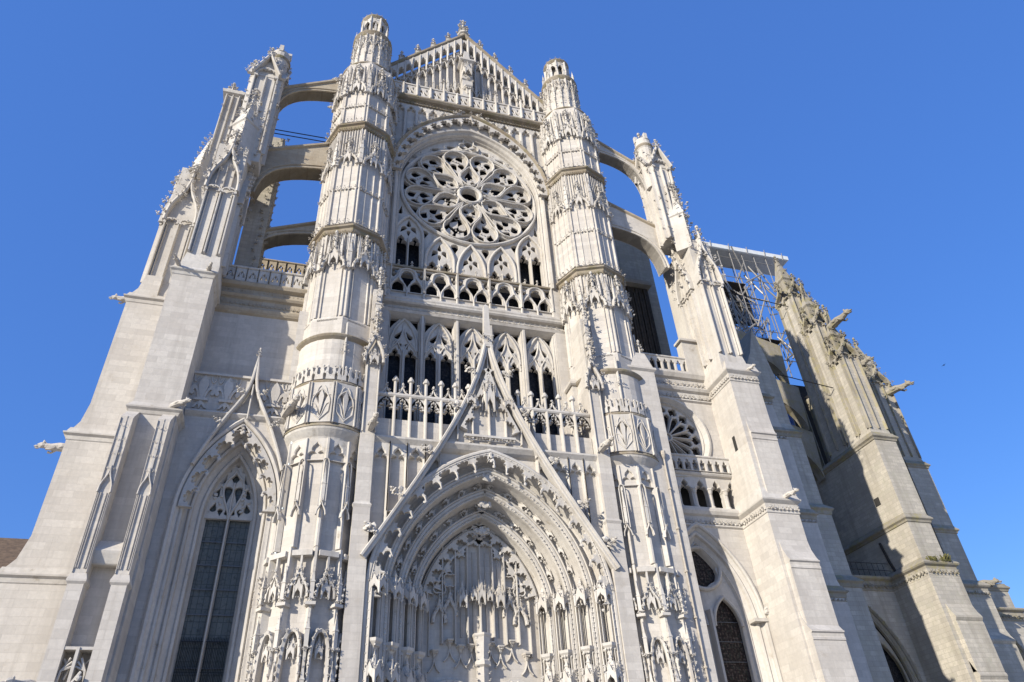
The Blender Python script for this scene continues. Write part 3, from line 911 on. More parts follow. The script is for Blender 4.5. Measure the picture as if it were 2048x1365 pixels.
# blind arcade of the spandrels
for sgn in (-1, 1):
    b = MB().at(0, .95, 0)
    for x0, x1, z0 in ((3.0, 3.9, 19.9), (3.9, 4.95, 19.0), (4.95, 5.95, 17.6), (5.95, 6.9, 16.4)):
        xa, xb = (x0, x1) if sgn > 0 else (-x1, -x0)
        plate(b, rect(xa, xb, z0, 22.0), [[(xa+.1, z0+.1)]+trefoil_head(xa+.1, xb-.1, 20.75)+[(xb-.1, z0+.1)]], -.32, 0, .08)
        ribs(b, [xa, xb], z0, 22.0, .13, .40)
    mk('blind_arcade', b, M_CARVED, PORTAL)
    # pier beside the turret, its niche gable and pinnacle
    b = MB()
    pp = rect(*((sgn*7.75, sgn*6.85) if sgn < 0 else (6.85, 7.75)), .30, 3.5)
    stack(b, pp, [(0, 0), (0, 17.6), (.06, 17.75), (-.04, 17.9), (-.04, 27.4), (-.04, 27.5), (-.14, 27.8), (-.14, 33)])
    mk('pier', b, M_ASHLAR, CATH)
    b = MB().at(sgn*7.25, .30, 0)
    ogee_canopy(b, .55, 26.9, 2.6, .30, .42, 0, 1.6); M0 = b.M; b.M = M0 @ TM(0, 0, 26.8); canopy(b, .7, 1.3, .34); b.M = M0
    ribs(b, [-.36, .36], 22.2, 27, .1, .06)
    for z in np.arange(28.6, 33.6, .5): crocket(b, random.uniform(-.2, .2), -.25, z, .45, random.uniform(-1.2, 1.2))
    pinnacle(b, 0, -.1, 29.6, .34, 4.0); finial(b, 0, -.05, 33.2, 1.6)
    mk('pier_pinnacle', b, M_CARVED, CATH)

# ---- cornice and balustrade over the portal
b = MB(); path = [(-7.0, 0), (7.0, 0)]
prof = [(21.55, .95), (21.62, .80), (21.75, .62), (21.9, .50), (22.0, .42), (22.12, .42), (22.16, .5), (22.16, 1.6)]
v = [(x, y, z) for x in (-6.9, 6.9) for z, y in prof]; n = len(prof)
b.add(v, [(i, i+1, n+i+1, n+i) for i in range(n-1)]); CORN = mk('portal_cornice', b, M_CARVED, CATH)
BAL = None
for sgn in (-1, 1):
    xs = [1.2, 2.05, 2.95, 3.9, 4.85, 5.8, 6.85]
    b = MB().at(0, .75, 0)
    x0, x1 = (.6, 6.85) if sgn > 0 else (-6.85, -.6)
    box(b, x0, x1, .12, .30, 22.16, 23.5)
    B = mk('balustrade', b, M_ASHLAR, CATH)
    b = MB().at(0, .75, 0)
    yb = [(24.98, .3), (24.98, -.06), (25.08, -.12), (25.2, -.10), (25.28, 0), (25.28, .3)]
    v = [(x, y, z) for x in (x0, x1) for z, y in yb]; n = len(yb)
    b.add(v, [(i, (i+1) % n, n+(i+1) % n, n+i) for i in range(n)]+[tuple(range(n)), tuple(range(n, 2*n))]); mk('rail', b, M_CARVED, B)
    for xa, xb in zip(xs[:-1], xs[1:]):
        if sgn < 0: xa, xb = -xb, -xa
        b = MB().at(0, .75, 0); xm = (xa+xb)/2; hw = (xb-xa)/2-.08
        plate(b, [(xa, 24.2)]+[(xa+.08, 24.2)]+trefoil_head(xa+.08, xb-.08, 24.12)+[(xb-.08, 24.2), (xb, 24.2), (xb, 25.0), (xa, 25.0)], (), .0, .26, 0, True)
        cusps(b, parch(hw, 24.2, .75, 7, xm), 4, .22, .06, .0, .2, .05)
        mk('arch', b, M_CARVED, B)
    for x in xs[:-1]:
        b = MB().at(sgn*x, .75, 0); ribs(b, [0], 22.2, 25.0, .20, .18); box(b, -.08, .08, 0, .28, 22.2, 25.0); mk('post', b, M_CARVED, B)
        b = MB().at(sgn*x, .78, 25.25); stack(b, ngon(0, 0, .10, 8), [(0, 0), (0, .85), (.09, .9), (.10, 1.0), (.04, 1.1), (-.02, 1.25)])
        for a in range(4): lump(b, .12*math.sin(a*PI/2), -.12*math.cos(a*PI/2), 1.0, .08)
        mk('post_knob', b, M_CARVED, B)
    for xa, xb in zip(xs[:-1], xs[1:]):
        b = MB().at(sgn*(xa+xb)/2, .8, 25.25)
        bar(b, bez((-.34, 0), (-.1, .1), (-.05, .3), (0, .55), 5), .09, -.06, .06); bar(b, bez((.34, 0), (.1, .1), (.05, .3), (0, .55), 5), .09, -.06, .06)
        crocket(b, 0, 0, .4, .36); crocket(b, 0, 0, .4, .36, PI); crocket(b, -.2, 0, .15, .22); crocket(b, .2, 0, .15, .22); lump(b, 0, 0, .72, .1)
        mk('crest_leaf', b, M_CARVED, B)

# ---- steep openwork gable of the portal
b = MB()
side = bez((-7.1, 14.9), (-3.6, 20.6), (-.9, 25.0), (-.14, 29.3), 16)
pathg = side+[(-x, z) for x, z in side[::-1]]
sweep(b, pathg, [(-.20, .75), (-.20, .22), (-.15, .16), (-.04, .16), (0, .06), (.10, .04), (.15, .12), (.15, .75)])
GAB = mk('portal_gable', b, M_CARVED, CATH, 'steep triangular gable over the great portal')
b = MB(); gi = [(x, z) for x, z in side if z > 21.0]
zz = 22.2
def gx(z): return np.interp(z, [q[1] for q in side], [q[0] for q in side])
poly = [(gx(z)+.25, z) for z in np.linspace(22.15, 28.6, 12)]
plate(b, poly+[(-x, z) for x, z in poly[::-1]], (), .62, .8); mk('field', b, M_ASHLAR, GAB)
b = MB().at(0, .62, 0)
for x in (-2.9, -2.0, -1.05, 0, 1.05, 2.0, 2.9):
    zt = np.interp(-abs(x), [q[0] for q in side], [q[1] for q in side])-.5
    ribs(b, [x], 22.3, zt, .14, .26)
ribs(b, [-.5, .5, -.25, .25], 24.2, 27.3, .07, .14); mk('ribbed_field', b, M_CARVED, GAB)
for x, z, wd, h in ((0, 24.5, .85, 3.2), (-1.2, 24.75, .8, .9), (1.2, 24.75, .8, .9)):
    b = MB().at(x, .50, z); canopy(b, wd, h, .4); mk('niche_canopy', b, M_CARVED, GAB)
b = MB().at(0, .62, 0); box(b, -1.6, 1.6, -.30, 0, 22.55, 22.7); leaf_band(b, -1.6, 1.6, -.25, 22.35, .24, .2); mk('niche_ledge', b, M_CARVED, GAB)
b = MB(); inn = [(x+.55, z) for x, z in side if 22.5 < z < 28.3]
cusps(b, inn, 5, .42, .08, .25, .6, .08); cusps(b, [(-x, z) for x, z in inn[::-1]], 5, .42, .08, .25, .6, .08); mk('gable_fringe', b, M_CARVED, GAB)
for k, z in enumerate((16.2, 18.4, 21.1, 24.3, 27.0)):
    for sgn in (-1, 1):
        b = MB().at(-sgn*-gx(z)*1.0, .25, z)
        x = .3
        sx = -1 if b.M[0, 3] < 0 else 1
        crocket(b, sx*.35, 0, 0, .9, sx*1.2); crocket(b, sx*.25, -.1, -.15, .6, sx*.5); crocket(b, sx*.55, .05, .2, .5, sx*1.5); lump(b, sx*.3, 0, .35, .2)
        mk('gable_crocket', b, M_CARVED, GAB)
b = MB().at(0, .35, 0); stack(b, rect(-.26, .26, -.26, .26), [(.02, 29.2), (0, 30.0), (.05, 30.1), (-.04, 30.3), (-.10, 32.7), (-.26, 33.0)])
for a in range(8): crocket(b, .2*math.sin(a*PI/4), -.2*math.cos(a*PI/4), 29.6+.2*(a % 2), .55, a*PI/4)
mk('gable_finial', b, M_CARVED, GAB)

# ---- clerestory arcade above the balustrade
CB = [-5.02, -2.51, 0, 2.51, 5.02]
hole_wall = MB()
CLER = None
for sg in (-1, 1):
    b = MB(); f_ = lambda p, q: (min(sg*p, sg*q), max(sg*p, sg*q))
    box(b, *f_(7.6, 6.25), 3.4, 4.8, 22, 34.2); box(b, *f_(7.3, 6.6), 2.3, 3.4, 22, 28.4)
    stack(b, rect(*f_(7.4, 6.5), 2.2, 3.5), [(0, 28.4), (.1, 28.5), (.1, 28.65), (-.1, 29)])
    CLER = mk('clerestory_pier', b, M_ASHLAR, CATH)
for xc in CB:
    hw = 1.1
    b = MB().at(xc, 4.1, 0)
    top = 33.75
    Hh = [[(-hw+.1, 23.0)]+trefoil_head(-hw+.10, -.10, 30.35)+[(-.10, 23.0)], [(.10, 23.0)]+trefoil_head(.10, hw-.10, 30.35)+[(hw-.10, 23.0)],
          drop(-.46, 32.0, .24, 1.05, PI/2-.62, 8), drop(.46, 32.0, .24, 1.05, PI/2+.62, 8), drop(-.22, 31.35, .13, .45, -PI/2-.2, 6), drop(.22, 31.35, .13, .45, -PI/2+.2, 6),
          [(-1.0, 33.6), (-1.0, 32.7), (-.75, 33.1), (-.35, 33.6)], [(1.0, 33.6), (1.0, 32.7), (.75, 33.1), (.35, 33.6)]]
    plate(b, rect(-hw-.1, hw+.1, 22.9, top), Hh, -.12, .2, .04)
    arch = parch(.95, 31.2, 2.4, 8); bar(b, [(-.95, 30.8)]+arch+[(.95, 30.8)], .16, -.26, 0)
    bar(b, bez((-.98, 30.6), (-.75, 31.5), (-.1, 31.2), (0, 33.2), 8), .12, -.22, 0); bar(b, bez((.98, 30.6), (.75, 31.5), (.1, 31.2), (0, 33.2), 8), .12, -.22, 0)
    bar(b, [(-1.0, 30.3)]+bez((-1.0, 30.4), (-.9, 31.3), (-.6, 31.4), (-.52, 31.7), 5)+bez((-.52, 31.7), (-.45, 31.4), (-.1, 31.2), (0, 30.3), 5), .10, -.2, 0); bar(b, [(0, 30.3)]+bez((0, 30.4), (.1, 31.3), (.4, 31.4), (.52, 31.7), 5)+bez((.52, 31.7), (.6, 31.4), (.95, 31.2), (1.0, 30.3), 5), .10, -.2, 0)
    ribs(b, [0], 23, 30.8, .2, .34); 
    Wn = mk('clerestory_window', b, M_CARVED, CATH)
    b = MB().at(xc, 4.45, 0); box(b, -hw-.1, hw+.1, 0, .05, 22.9, 33.7); mk('glass', b, M_GLASS, Wn)
for x in (-6.25, -3.77, -1.26, 1.26, 3.77, 6.25):
    b = MB().at(x, 4.1, 0); ribs(b, [0], 22.2, 33.8, .46, .62); ribs(b, [-.16, .16], 22.2, 33.8, .12, .5); mk('mullion', b, M_CARVED, CLER)

# ---- band under the balcony and the balcony of ogee arches
prof = [(33.55, 4.0), (33.65, 3.7), (33.8, 3.4), (33.9, 3.35), (34.0, 3.30), (34.05, 3.45), (34.45, 3.50), (34.5, 3.2), (34.62, 3.1), (34.75, 3.1), (34.85, 3.05), (35.0, 3.05), (35.05, 3.2), (35.05, 4.5)]
b = MB(); v = [(x, y, z) for x in (-6.95, 6.95) for z, y in prof]; n = len(prof)
b.add(v, [(i, i+1, n+i+1, n+i) for i in range(n-1)]+[tuple(range(n)), tuple(range(n, 2*n))])
BALC = mk('balcony_band', b, M_CARVED, CATH)
b = MB(); leaf_band(b, -6.6, 6.6, 3.42, 34.15, .26, .42, True); mk('leaf_frieze', b, M_CARVED, BALC)
b = MB().at(0, 3.45, 0)
box(b, -6.3, 6.3, .12, .3, 35.05, 35.75); BA = mk('balcony', b, M_ASHLAR, CATH, 'balcony of ogee arches below the rose window')
for xc in CB:
    b = MB().at(xc, 3.45, 0); q = 1.255
    ho = [(x, z) for x, z in ogee(.62, 36.6, 1.2, 7)]
    top = [(-.40, 37.9), (-.2, 38.0), (.2, 38.0), (.4, 37.9)]
    H = [[(-1.10, 35.8)]+parch(.44, 36.3, .55, 5, -.66)+[(-.22, 35.8)], [(.22, 35.8)]+parch(.44, 36.3, .55, 5, .66)+[(1.10, 35.8)],
         [(-.46, 37.45), (-.5, 37.1), (-.3, 36.8), (-.10, 36.2), (0, 35.85), (.10, 36.2), (.3, 36.8), (.5, 37.1), (.46, 37.45), (.28, 37.75), (0, 37.85), (-.28, 37.75)],
         [(-1.15, 37.95), (-1.15, 37.2), (-1.0, 37.1), (-.82, 37.35), (-.74, 37.7), (-.6, 37.95)], [(1.15, 37.95), (1.15, 37.2), (1.0, 37.1), (.82, 37.35), (.74, 37.7), (.6, 37.95)]]
    plate(b, rect(-q, q, 35.75, 38.05), H, 0, .24, .03, True)
    for sg in (-1, 1):
        bar(b, bez((sg*1.2, 36.2), (sg*.95, 36.9), (sg*.6, 36.9), (sg*.62, 37.4), 6)+bez((sg*.62, 37.4), (sg*.6, 37.8), (sg*.3, 38.0), (0, 38.0), 6)[1:], .16, -.12, .1)
        bar(b, bez((0, 35.8), (sg*.1, 36.6), (sg*.4, 36.6), (sg*.66, 37.0), 6), .12, -.08, .1)
        crocket(b, sg*.95, -.05, 37.2, .35, sg*.6); crocket(b, sg*.66, -.02, 36.85, .25)
    ribs(b, [-q+.02, 0, q-.02], 35.05, 35.8, .14, .12); ribs(b, [-q+.02, q-.02], 35.75, 38.1, .2, .22)
    mk('balcony_arch', b, M_CARVED, BA)
b = MB().at(0, 3.45, 0); box(b, -6.3, 6.3, -.16, .30, 38.05, 38.2); mk('rail', b, M_LEDGE, BA)
for i in range(26):
    b = MB().at(-6.2+i*.496, 3.5, 38.18)
    if i % 2: stack(b, ngon(0, 0, .05, 5), [(0, 0), (0, .45)]); crocket(b, 0, 0, .3, .34); crocket(b, 0, 0, .3, .34, PI); lump(b, 0, 0, .62, .1)
    else: crocket(b, -.04, 0, 0, .3, .8); crocket(b, .04, 0, 0, .3, -.8)
    mk('crest_leaf', b, M_CARVED, BA)

# ---- rose window
RZ, RR, RY = 47.75, 6.0, 4.0
b = MB()
arch_in = parch(6.25, 48.0, 7.6, 18, 0, 38.0)
plate(b, [(-7.7, 35.0)]+[(-6.25, 35.0)]+arch_in+[(6.25, 35.0), (7.7, 35.0), (7.7, 58.2), (-7.7, 58.2)], (), 3.3, 5.2)
ROSE = mk('rose_wall', b, M_ASHLAR, CATH)
b = MB(); sweep(b, arch_in, [(.35, 3.32), (.30, 3.15), (.18, 3.05), (.05, 3.10), (0, 3.3), (-.10, 3.42), (-.16, 3.36), (-.20, 3.42), (-.22, 3.5), (-.24, 3.7), (-.28, 3.68), (-.32, 3.75), (-.32, 4.4)]); mk('rose_arch', b, M_CARVED, ROSE)
b = MB()
ho = parch(6.85, 48.4, 8.9, 18)
sweep(b, ho, [(-.12, 3.3), (-.14, 2.75), (-.06, 2.62), (.06, 2.55), (.14, 2.62), (.2, 2.8), (.2, 3.3)]); mk('hood_mould', b, M_LEDGE, ROSE)
b = MB(); cusps(b, [tuple(q) for q in offs(ho, -.12, False)], 20, .8, .12, 2.75, 3.1, .14)
for x, z in ho[1:-1:2]: crocket(b, x, 2.65, z+.1, .5, random.uniform(-.7, .7))
mk('hood_fringe', b, M_CARVED, ROSE)
b = MB(); P = bez((-5.6, 53.8), (-3.4, 56.0), (-.7, 57.2), (0, 58.9), 9); P = P+[(-x, z) for x, z in P[-2::-1]]
sweep(b, P, [(-.10, 3.3), (-.10, 2.9), (.08, 2.8), (.16, 2.9), (.16, 3.3)]); crockets_on(b, P[:9], 2.85, .42, .7); crockets_on(b, P[8:], 2.85, .42, .7)
mk('hood_gablet', b, M_CARVED, ROSE)
# tracery
tb = MB().at(0, RY, 0)
RT = None
def pol(r, a): return (.985*r*math.cos(a), RZ+.955*r*math.sin(a))
circ = lambda r, n=48: [pol(r, 2*PI*i/n) for i in range(n)]
petals = []; spades = []
for k in range(6):
    t = PI/2+k*PI/3
    # inner spade, broad near the eye and pointed outward
    sp = []
    for r, da in ((1.25, .10), (1.45, .24), (1.85, .37), (2.3, .385), (2.75, .29), (3.1, .17), (3.45, .08), (3.75, 0)):
        sp.append((r, da))
    poly = [pol(r, t-da) for r, da in sp]+[pol(r, t+da) for r, da in sp[-2::-1]]
    spades.append((t, poly))
    for sg in (-1, 1):
        tc = t+sg*PI/12
        hx = 4.62; hr = 1.10
        # round head outward, tail swept back between the spades
        pts = []
        base = pol(1.3, t+sg*(PI/6-.02))
        c = pol(hx, tc)
        out_side = [(1.3, t+sg*(PI/6-.03)), (2.2, t+sg*(PI/6-.03)), (3.0, t+sg*(PI/6-.035)), (3.6, t+sg*(PI/6-.02))]
        a0 = math.atan2(c[1]-RZ, c[0])
        head = []
        for q in np.linspace(-.72*PI, .72*PI, 13):
            aa = tc-sg*q*-1
            head.append((c[0]+hr*math.cos(tc+sg*(-q)), c[1]+hr*math.sin(tc+sg*(-q))))
        in_side = [(3.55, t+sg*.10), (3.1, t+sg*.215), (2.75, t+sg*.335), (2.3, t+sg*.42), (1.8, t+sg*.43)]
        poly = [pol(r, a) for r, a in out_side[:3]]+head+[pol(r, a) for r, a in in_side]
        petals.append((t, sg, tc, c, poly))
hol = [offs([q for q in p], 0, True) for p in []]
bgholes = []
def inset(poly, d):
    return [tuple(q) for q in offs(poly if area(poly) > 0 else poly[::-1], d, True)]
for t, p in spades: bgholes.append(inset(p, .10))
for t, sg, tc, c, p in petals: bgholes.append(inset(p, .10))
for k in range(12):
    a = PI/2+k*PI/6
    bgholes.append([pol(5.72, a-.10), pol(5.05, a), pol(5.72, a+.10)] if k % 2 else [pol(5.74, a-.11), pol(5.1, a), pol(5.74, a+.11)])
plate(tb, circ(5.95), bgholes+[circ(.80, 20)], -.10, .25, .05)
RT = mk('rose_window', tb, M_CARVED, CATH, 'round window with six-part flowing petal tracery')
for r, wd, y in ((5.92, .30, -.30), (.98, .34, -.42)):
    b = MB().at(0, RY, 0); bar(b, circ(r), wd, y, .35, True); mk('ring', b, M_CARVED, RT)
b = MB().at(0, RY, 0)
for i in range(14): a = 2*PI*i/14; crocket(b, *[pol(1.22, a)[0], -.35, pol(1.22, a)[1]-.1], .42, random.uniform(-2, 2)); lump(b, pol(1.35, a+.2)[0], -.2, pol(1.35, a+.2)[1], .14)
mk('leaf_ring', b, M_CARVED, RT)
for t, p in spades:
    b = MB().at(0, RY, 0); bar(b, p, .125, -.36, .2, True)
    pi = inset(p, .07)
    c1, c2, c3 = pol(1.95, t-.19), pol(1.95, t+.19), pol(2.75, t)
    plate(b, pi, [drop(c1[0], c1[1], .42, .62, t+PI+.4, 8), drop(c2[0], c2[1], .42, .62, t+PI-.4, 8), drop(c3[0], c3[1], .42, .8, t, 8)], .02, .17, .02)
    for q in (-1, 1): lump(b, pol(2.35, t+q*.08)[0], -.06, pol(2.35, t+q*.08)[1], .08)
    mk('inner_petal', b, M_CARVED, RT)
for t, sg, tc, c, p in petals:
    b = MB().at(0, RY, 0); bar(b, p, .125, -.36, .2, True)
    pi = inset(p, .07)
    H = []
    for rr, aa, r0, L, ang in ((5.02, tc-.10, .52, .62, tc+PI+.3), (5.02, tc+.10, .52, .62, tc+PI-.3), (4.02, tc+sg*.08, .42, .62, tc+PI+sg*.3), (4.02, tc-sg*.10, .38, .55, tc+PI), (3.1, t+sg*.38, .33, .8, tc+PI+sg*.25)):
        q = pol(rr, aa); H.append(drop(q[0], q[1], r0, L, ang, 8))
    plate(b, pi, H, .02, .17, .02)
    for q in range(3): z = pol(4.5+.15*q, tc+.05*(q-1)); lump(b, z[0], -.04, z[1], .08)
    mk('outer_petal', b, M_CARVED, RT)
# lights below and corner pieces beside the rose
lan = []
for xc, zs, h in zip(CB, (41.9, 39.6, 38.9, 39.6, 41.9), (2.2, 2.6, 3.0, 2.6, 2.2)):
    b = MB().at(xc, RY, 0); hw = 1.25
    P = parch(hw-.12, zs, h, 8); bar(b, [(-hw+.12, 38)]+P+[(hw-.12, 38)], .22, -.26, .4)
    pl = [(-hw+.05, 37.9)]+[(x*1.0, z) for x, z in P]+[(hw-.05, 37.9)]
    H = [[(-hw+.2, 38.0)]+trefoil_head(-hw+.2, -.08, zs-.75)+[(-.08, 38.0)], [(.08, 38.0)]+trefoil_head(.08, hw-.2, zs-.75)+[(hw-.2, 38.0)]] if zs > 39.3 else []
    zc = zs+h*.40
    H += [drop(-.38, zc+.05, .22, .55, -PI/2-.5, 7), drop(.38, zc+.05, .22, .55, -PI/2+.5, 7), drop(0, zc+.45, .20, .55, PI/2, 7), drop(0, zc-.35, .16, .45, -PI/2, 6)]
    lan.append([(x*.96+xc, z) for x, z in pl])
    plate(b, pl, H, 0, .38, .03); ribs(b, [0], 38, zs-.2, .16, .2)
    mk('lower_light', b, M_CARVED, RT)
b = MB().at(0, RY, 0)
low = [pol(5.9, a) for a in np.linspace(0, -PI, 40)]
plate(b, [(-6.3, 37.95), (6.3, 37.95), (6.3, RZ)]+low+[(-6.3, RZ)], lan+[drop(sg*x_, z_, r_, .7, -PI/2, 7) for sg in (-1, 1) for x_, z_, r_ in ((1.26, 41.6, .34), (3.77, 42.6, .42))]+[drop(sg*5.75, 44.6, .17, .8, PI/2+sg*.12, 7) for sg in (-1, 1)], .04, .38, .03)
mk('lower_spandrel', b, M_CARVED, RT)
b = MB().at(0, RY, 0)
ap_ = [(x, z) for x, z in offs(parch(6.25, 48.0, 7.6, 18), -.25, False)]
up = [q for q in ap_ if q[1] > RZ+2.8]
cpt = [pol(6.0, a) for a in np.linspace(math.atan2(up[-1][1]-RZ, up[-1][0]), math.atan2(up[0][1]-RZ, up[0][0]), 24)]
H = [drop(0, 54.75, .40, .5, -PI/2), drop(-.62, 54.15, .32, .5, .1), drop(.62, 54.15, .32, .5, PI-.1), drop(-1.75, 53.85, .25, .7, .35), drop(1.75, 53.85, .25, .7, PI-.35), drop(-3.1, 53.15, .22, .6, .5), drop(3.1, 53.15, .22, .6, PI-.5)]
plate(b, up+cpt, H, -.02, .4, .06); bar(b, foil(0, 54.4, 1.0, 3, PI/2, 7), .14, -.22, .2, True)
for i in range(18): a = random.uniform(.5, PI-.5); crocket(b, pol(6.35, a)[0], -.1, pol(6.35, a)[1]-.1, .4, random.uniform(-1, 1))
mk('spandrel', b, M_CARVED, RT)
b = MB(); box(b, -6.3, 6.3, RY+.95, RY+1.0, 34, 57); mk('glass', b, M_GLASS, RT)
# blind panels between the hood and the upper cornice
for sgn in (-1, 1):
    for i in range(6):
        xa = 6.95-1.02*(i+1); xb = xa+1.02
        zb = {0: 51.2, 1: 53.0, 2: 54.6, 3: 55.6, 4: 56.3, 5: 56.8}[i]
        x0, x1 = (xa, xb) if sgn > 0 else (-xb, -xa)
        b = MB().at(0, 3.3, 0)
        plate(b, rect(x0, x1, zb, 57.6), [[(x0+.13, zb+.1)]+trefoil_head(x0+.13, x1-.13, 56.75)+[(x1-.13, zb+.1)]], -.28, 0, .07)
        mk('blind_panel', b, M_CARVED, ROSE)

# ---- upper cornice, tracery parapet and the gable
prof = [(57.3, 3.3), (57.5, 3.1), (57.6, 3.0), (58.0, 2.95), (58.1, 2.65), (58.25, 2.5), (58.4, 2.48), (58.5, 2.6), (58.5, 4.5)]
b = MB(); v = [(x, y, z) for x in (-7.6, 7.6) for z, y in prof]; n = len(prof)
b.add(v, [(i, i+1, n+i+1, n+i) for i in range(n-1)]); UC = mk('upper_cornice', b, M_LEDGE, CATH)
b = MB(); leaf_band(b, -7.3, 7.3, 2.9, 57.7, .28, .3, True); mk('leaf_frieze', b, M_LEDGE, UC)
b = MB().at(0, 2.65, 0); box(b, -7.5, 7.5, -.08, .25, 60.0, 60.16); PAR = mk('gable_parapet', b, M_CARVED, CATH)
for i in range(12):
    x = -6.9+i*1.25
    b = MB().at(x, 2.65, 0)
    plate(b, rect(-.6, .6, 58.5, 60.0), [drop(-.26, 59.5, .19, .7, -PI/2+.5, 7), drop(.26, 58.98, .19, .7, PI/2+.5, 7), drop(-.3, 58.85, .12, .35, PI/2, 6), drop(.3, 59.65, .12, .35, -PI/2, 6)], 0, .2, .05, True)
    mk('parapet_panel', b, M_CARVED, PAR)
    b = MB().at(x-.625, 2.65, 0); ribs(b, [0], 58.5, 61.2 if i % 2 == 0 else 60.1, .24, .2); box(b, -.1, .1, 0, .2, 58.5, 60.1)
    if i % 2 == 0: finial(b, 0, 0, 61.0, 1.1)
    mk('parapet_post', b, M_CARVED, PAR)
GS = 1.145; GA = 72.2; GX = -.2
def gz(x): return GA-abs(x-GX)*GS
b = MB(); plate(b, [(GX-10.4, 58.5), (GX+10.4, 58.5), (GX, GA-1.75)], (), 4.05, 4.6, 0, True)
GABLE = mk('gable', b, M_ASHLAR, CATH, 'triangular main gable with rows of blind arches')
b = MB(); P = [(GX-11, gz(GX-11)), (GX, GA), (GX+11, gz(GX+11))]
sweep(b, P, [(-.15, 4.9), (-.15, 3.6), (0, 3.4), (.18, 3.4), (.25, 3.6), (.25, 4.9)]); mk('coping', b, M_LEDGE, GABLE)
nb = 25; BW = .70
for i in range(nb):
    x0 = GX-BW/2-12*BW+i*BW; xm = x0+BW/2
    zt = min(gz(x0), gz(x0+BW))-.2
    if zt < 61: continue
    b = MB().at(0, 3.62, 0)
    # openwork gallery under the slope
    za, zb = gz(x0)-.3, gz(x0+BW)-.3; zl = min(za, zb)-2.3
    if abs(xm-GX) < .36: za = zb = GA-1.0; zl = GA-3.6
    P = [(x0, zl), (x0+BW, zl), (x0+BW, zb), (x0, za)]
    plate(b, P, [lancet(x0+.11, x0+BW-.11, zl+.1, min(za, zb)-.72)], -.12, .38, .05)
    ribs(b, [x0], zl, za, .2, .2)
    mk('gallery_arch', b, M_CARVED, GABLE)
    # tall blind panels below
    b = MB().at(0, 3.95, 0); z0 = 58.6
    hgt = zl-z0
    rows = [(z0, z0+hgt)] if hgt < 4.2 else [(z0, z0+hgt*.45), (z0+hgt*.47, zl)]
    for za_, zb_ in rows:
        if zb_-za_ > 1.3:
            plate(b, rect(x0, x0+BW, za_, zb_), [lancet(x0+.1, x0+BW-.1, za_+.1, zb_-.8)], -.22, .02, .04)
            cr = ogee(.30, zb_-1.0, 1.1, 5, xm); bar(b, cr, .08, -.38, -.2); crockets_on(b, cr[:5], -.32, .18, .3); crockets_on(b, cr[4:], -.32, .18, .3); finial(b, xm, -.3, zb_-.1, .6)
    ribs(b, [x0], z0, zl+.3, .18, .34); pinnacle(b, x0, -.30, z0+hgt*.35, .2, min(3.0, hgt*.5))
    for q in range(3): crocket(b, x0+random.uniform(-.08, .08), -.34, z0+random.uniform(.2, .95)*hgt, .2, random.uniform(-1, 1))
    mk('blind_arch', b, M_CARVED, GABLE)
b = MB().at(GX, GABLE and 3.95, 0); stack(b, rect(-.5, .5, -1.15, 0), [(0, 60), (0, 63), (.1, 63.1), (0, 63.3), (0, 66.0), (.25, 66.2), (.25, 66.4), (-.1, 66.6), (-.3, 68.5)])
for q in range(24): crocket(b, random.uniform(-.55, .55), -1.15, random.uniform(62.6, 66.2), .36, random.uniform(-.8, .8))
M0 = b.M; b.M = M0 @ TM(0, -1.1, 63.6); canopy(b, 1.0, 2.4, .5); b.M = M0 @ TM(0, -1.15, 61.6); corbel(b, 1.1, .8, .5); b.M = M0
mk('tabernacle', b, M_CARVED, GABLE)
for sgn in (-1, 1):
    for i in range(6):
        x = GX+sgn*(1.7+1.55*i)
        b = MB().at(x, 3.75, gz(x)+.2); stack(b, rect(-.2, .2, -.2, .2), [(0, 0), (0, .5), (.08, .55), (-.05, .7)]); finial(b, 0, 0, .45, 1.4, .95); mk('coping_finial', b, M_CARVED, GABLE)
b = MB().at(GX, 4.1, GA); stack(b, ngon(0, 0, .42, 8), [(.1, -.2), (0, 0), (0, .7), (.18, .8), (.2, .95), (.02, 1.1), (-.05, 1.7), (.12, 1.8), (-.1, 2.2)])
finial(b, 0, 0, 1.8, 2.0, 1.2)
for k in range(8): crocket(b, .35*math.sin(k*PI/4), -.35*math.cos(k*PI/4), 1.0+.5*(k % 2), .6, k*PI/4)
mk('apex_finial', b, M_CARVED, GABLE)
# body of the transept behind the front
b = MB(); box(b, -9.0, 9.0, 6.2, 40, 0, 56.5); plate(b, [(-9.0, 56.5), (9.0, 56.5), (0, 60)], (), 6.2, 40, 0, True); mk('transept_body', b, M_OLD, CATH)

# ------------------------------------------------------------------ side bays
def hprof(name, x0, x1, prof, mat, parent):
    b = MB(); v = [(x, y, z) for x in (x0, x1) for z, y in prof]; n = len(prof)
    b.add(v, [(i, i+1, n+i+1, n+i) for i in range(n-1)]+[tuple(range(n))[::-1], tuple(range(n, 2*n))])
    return mk(name, b, mat, parent)

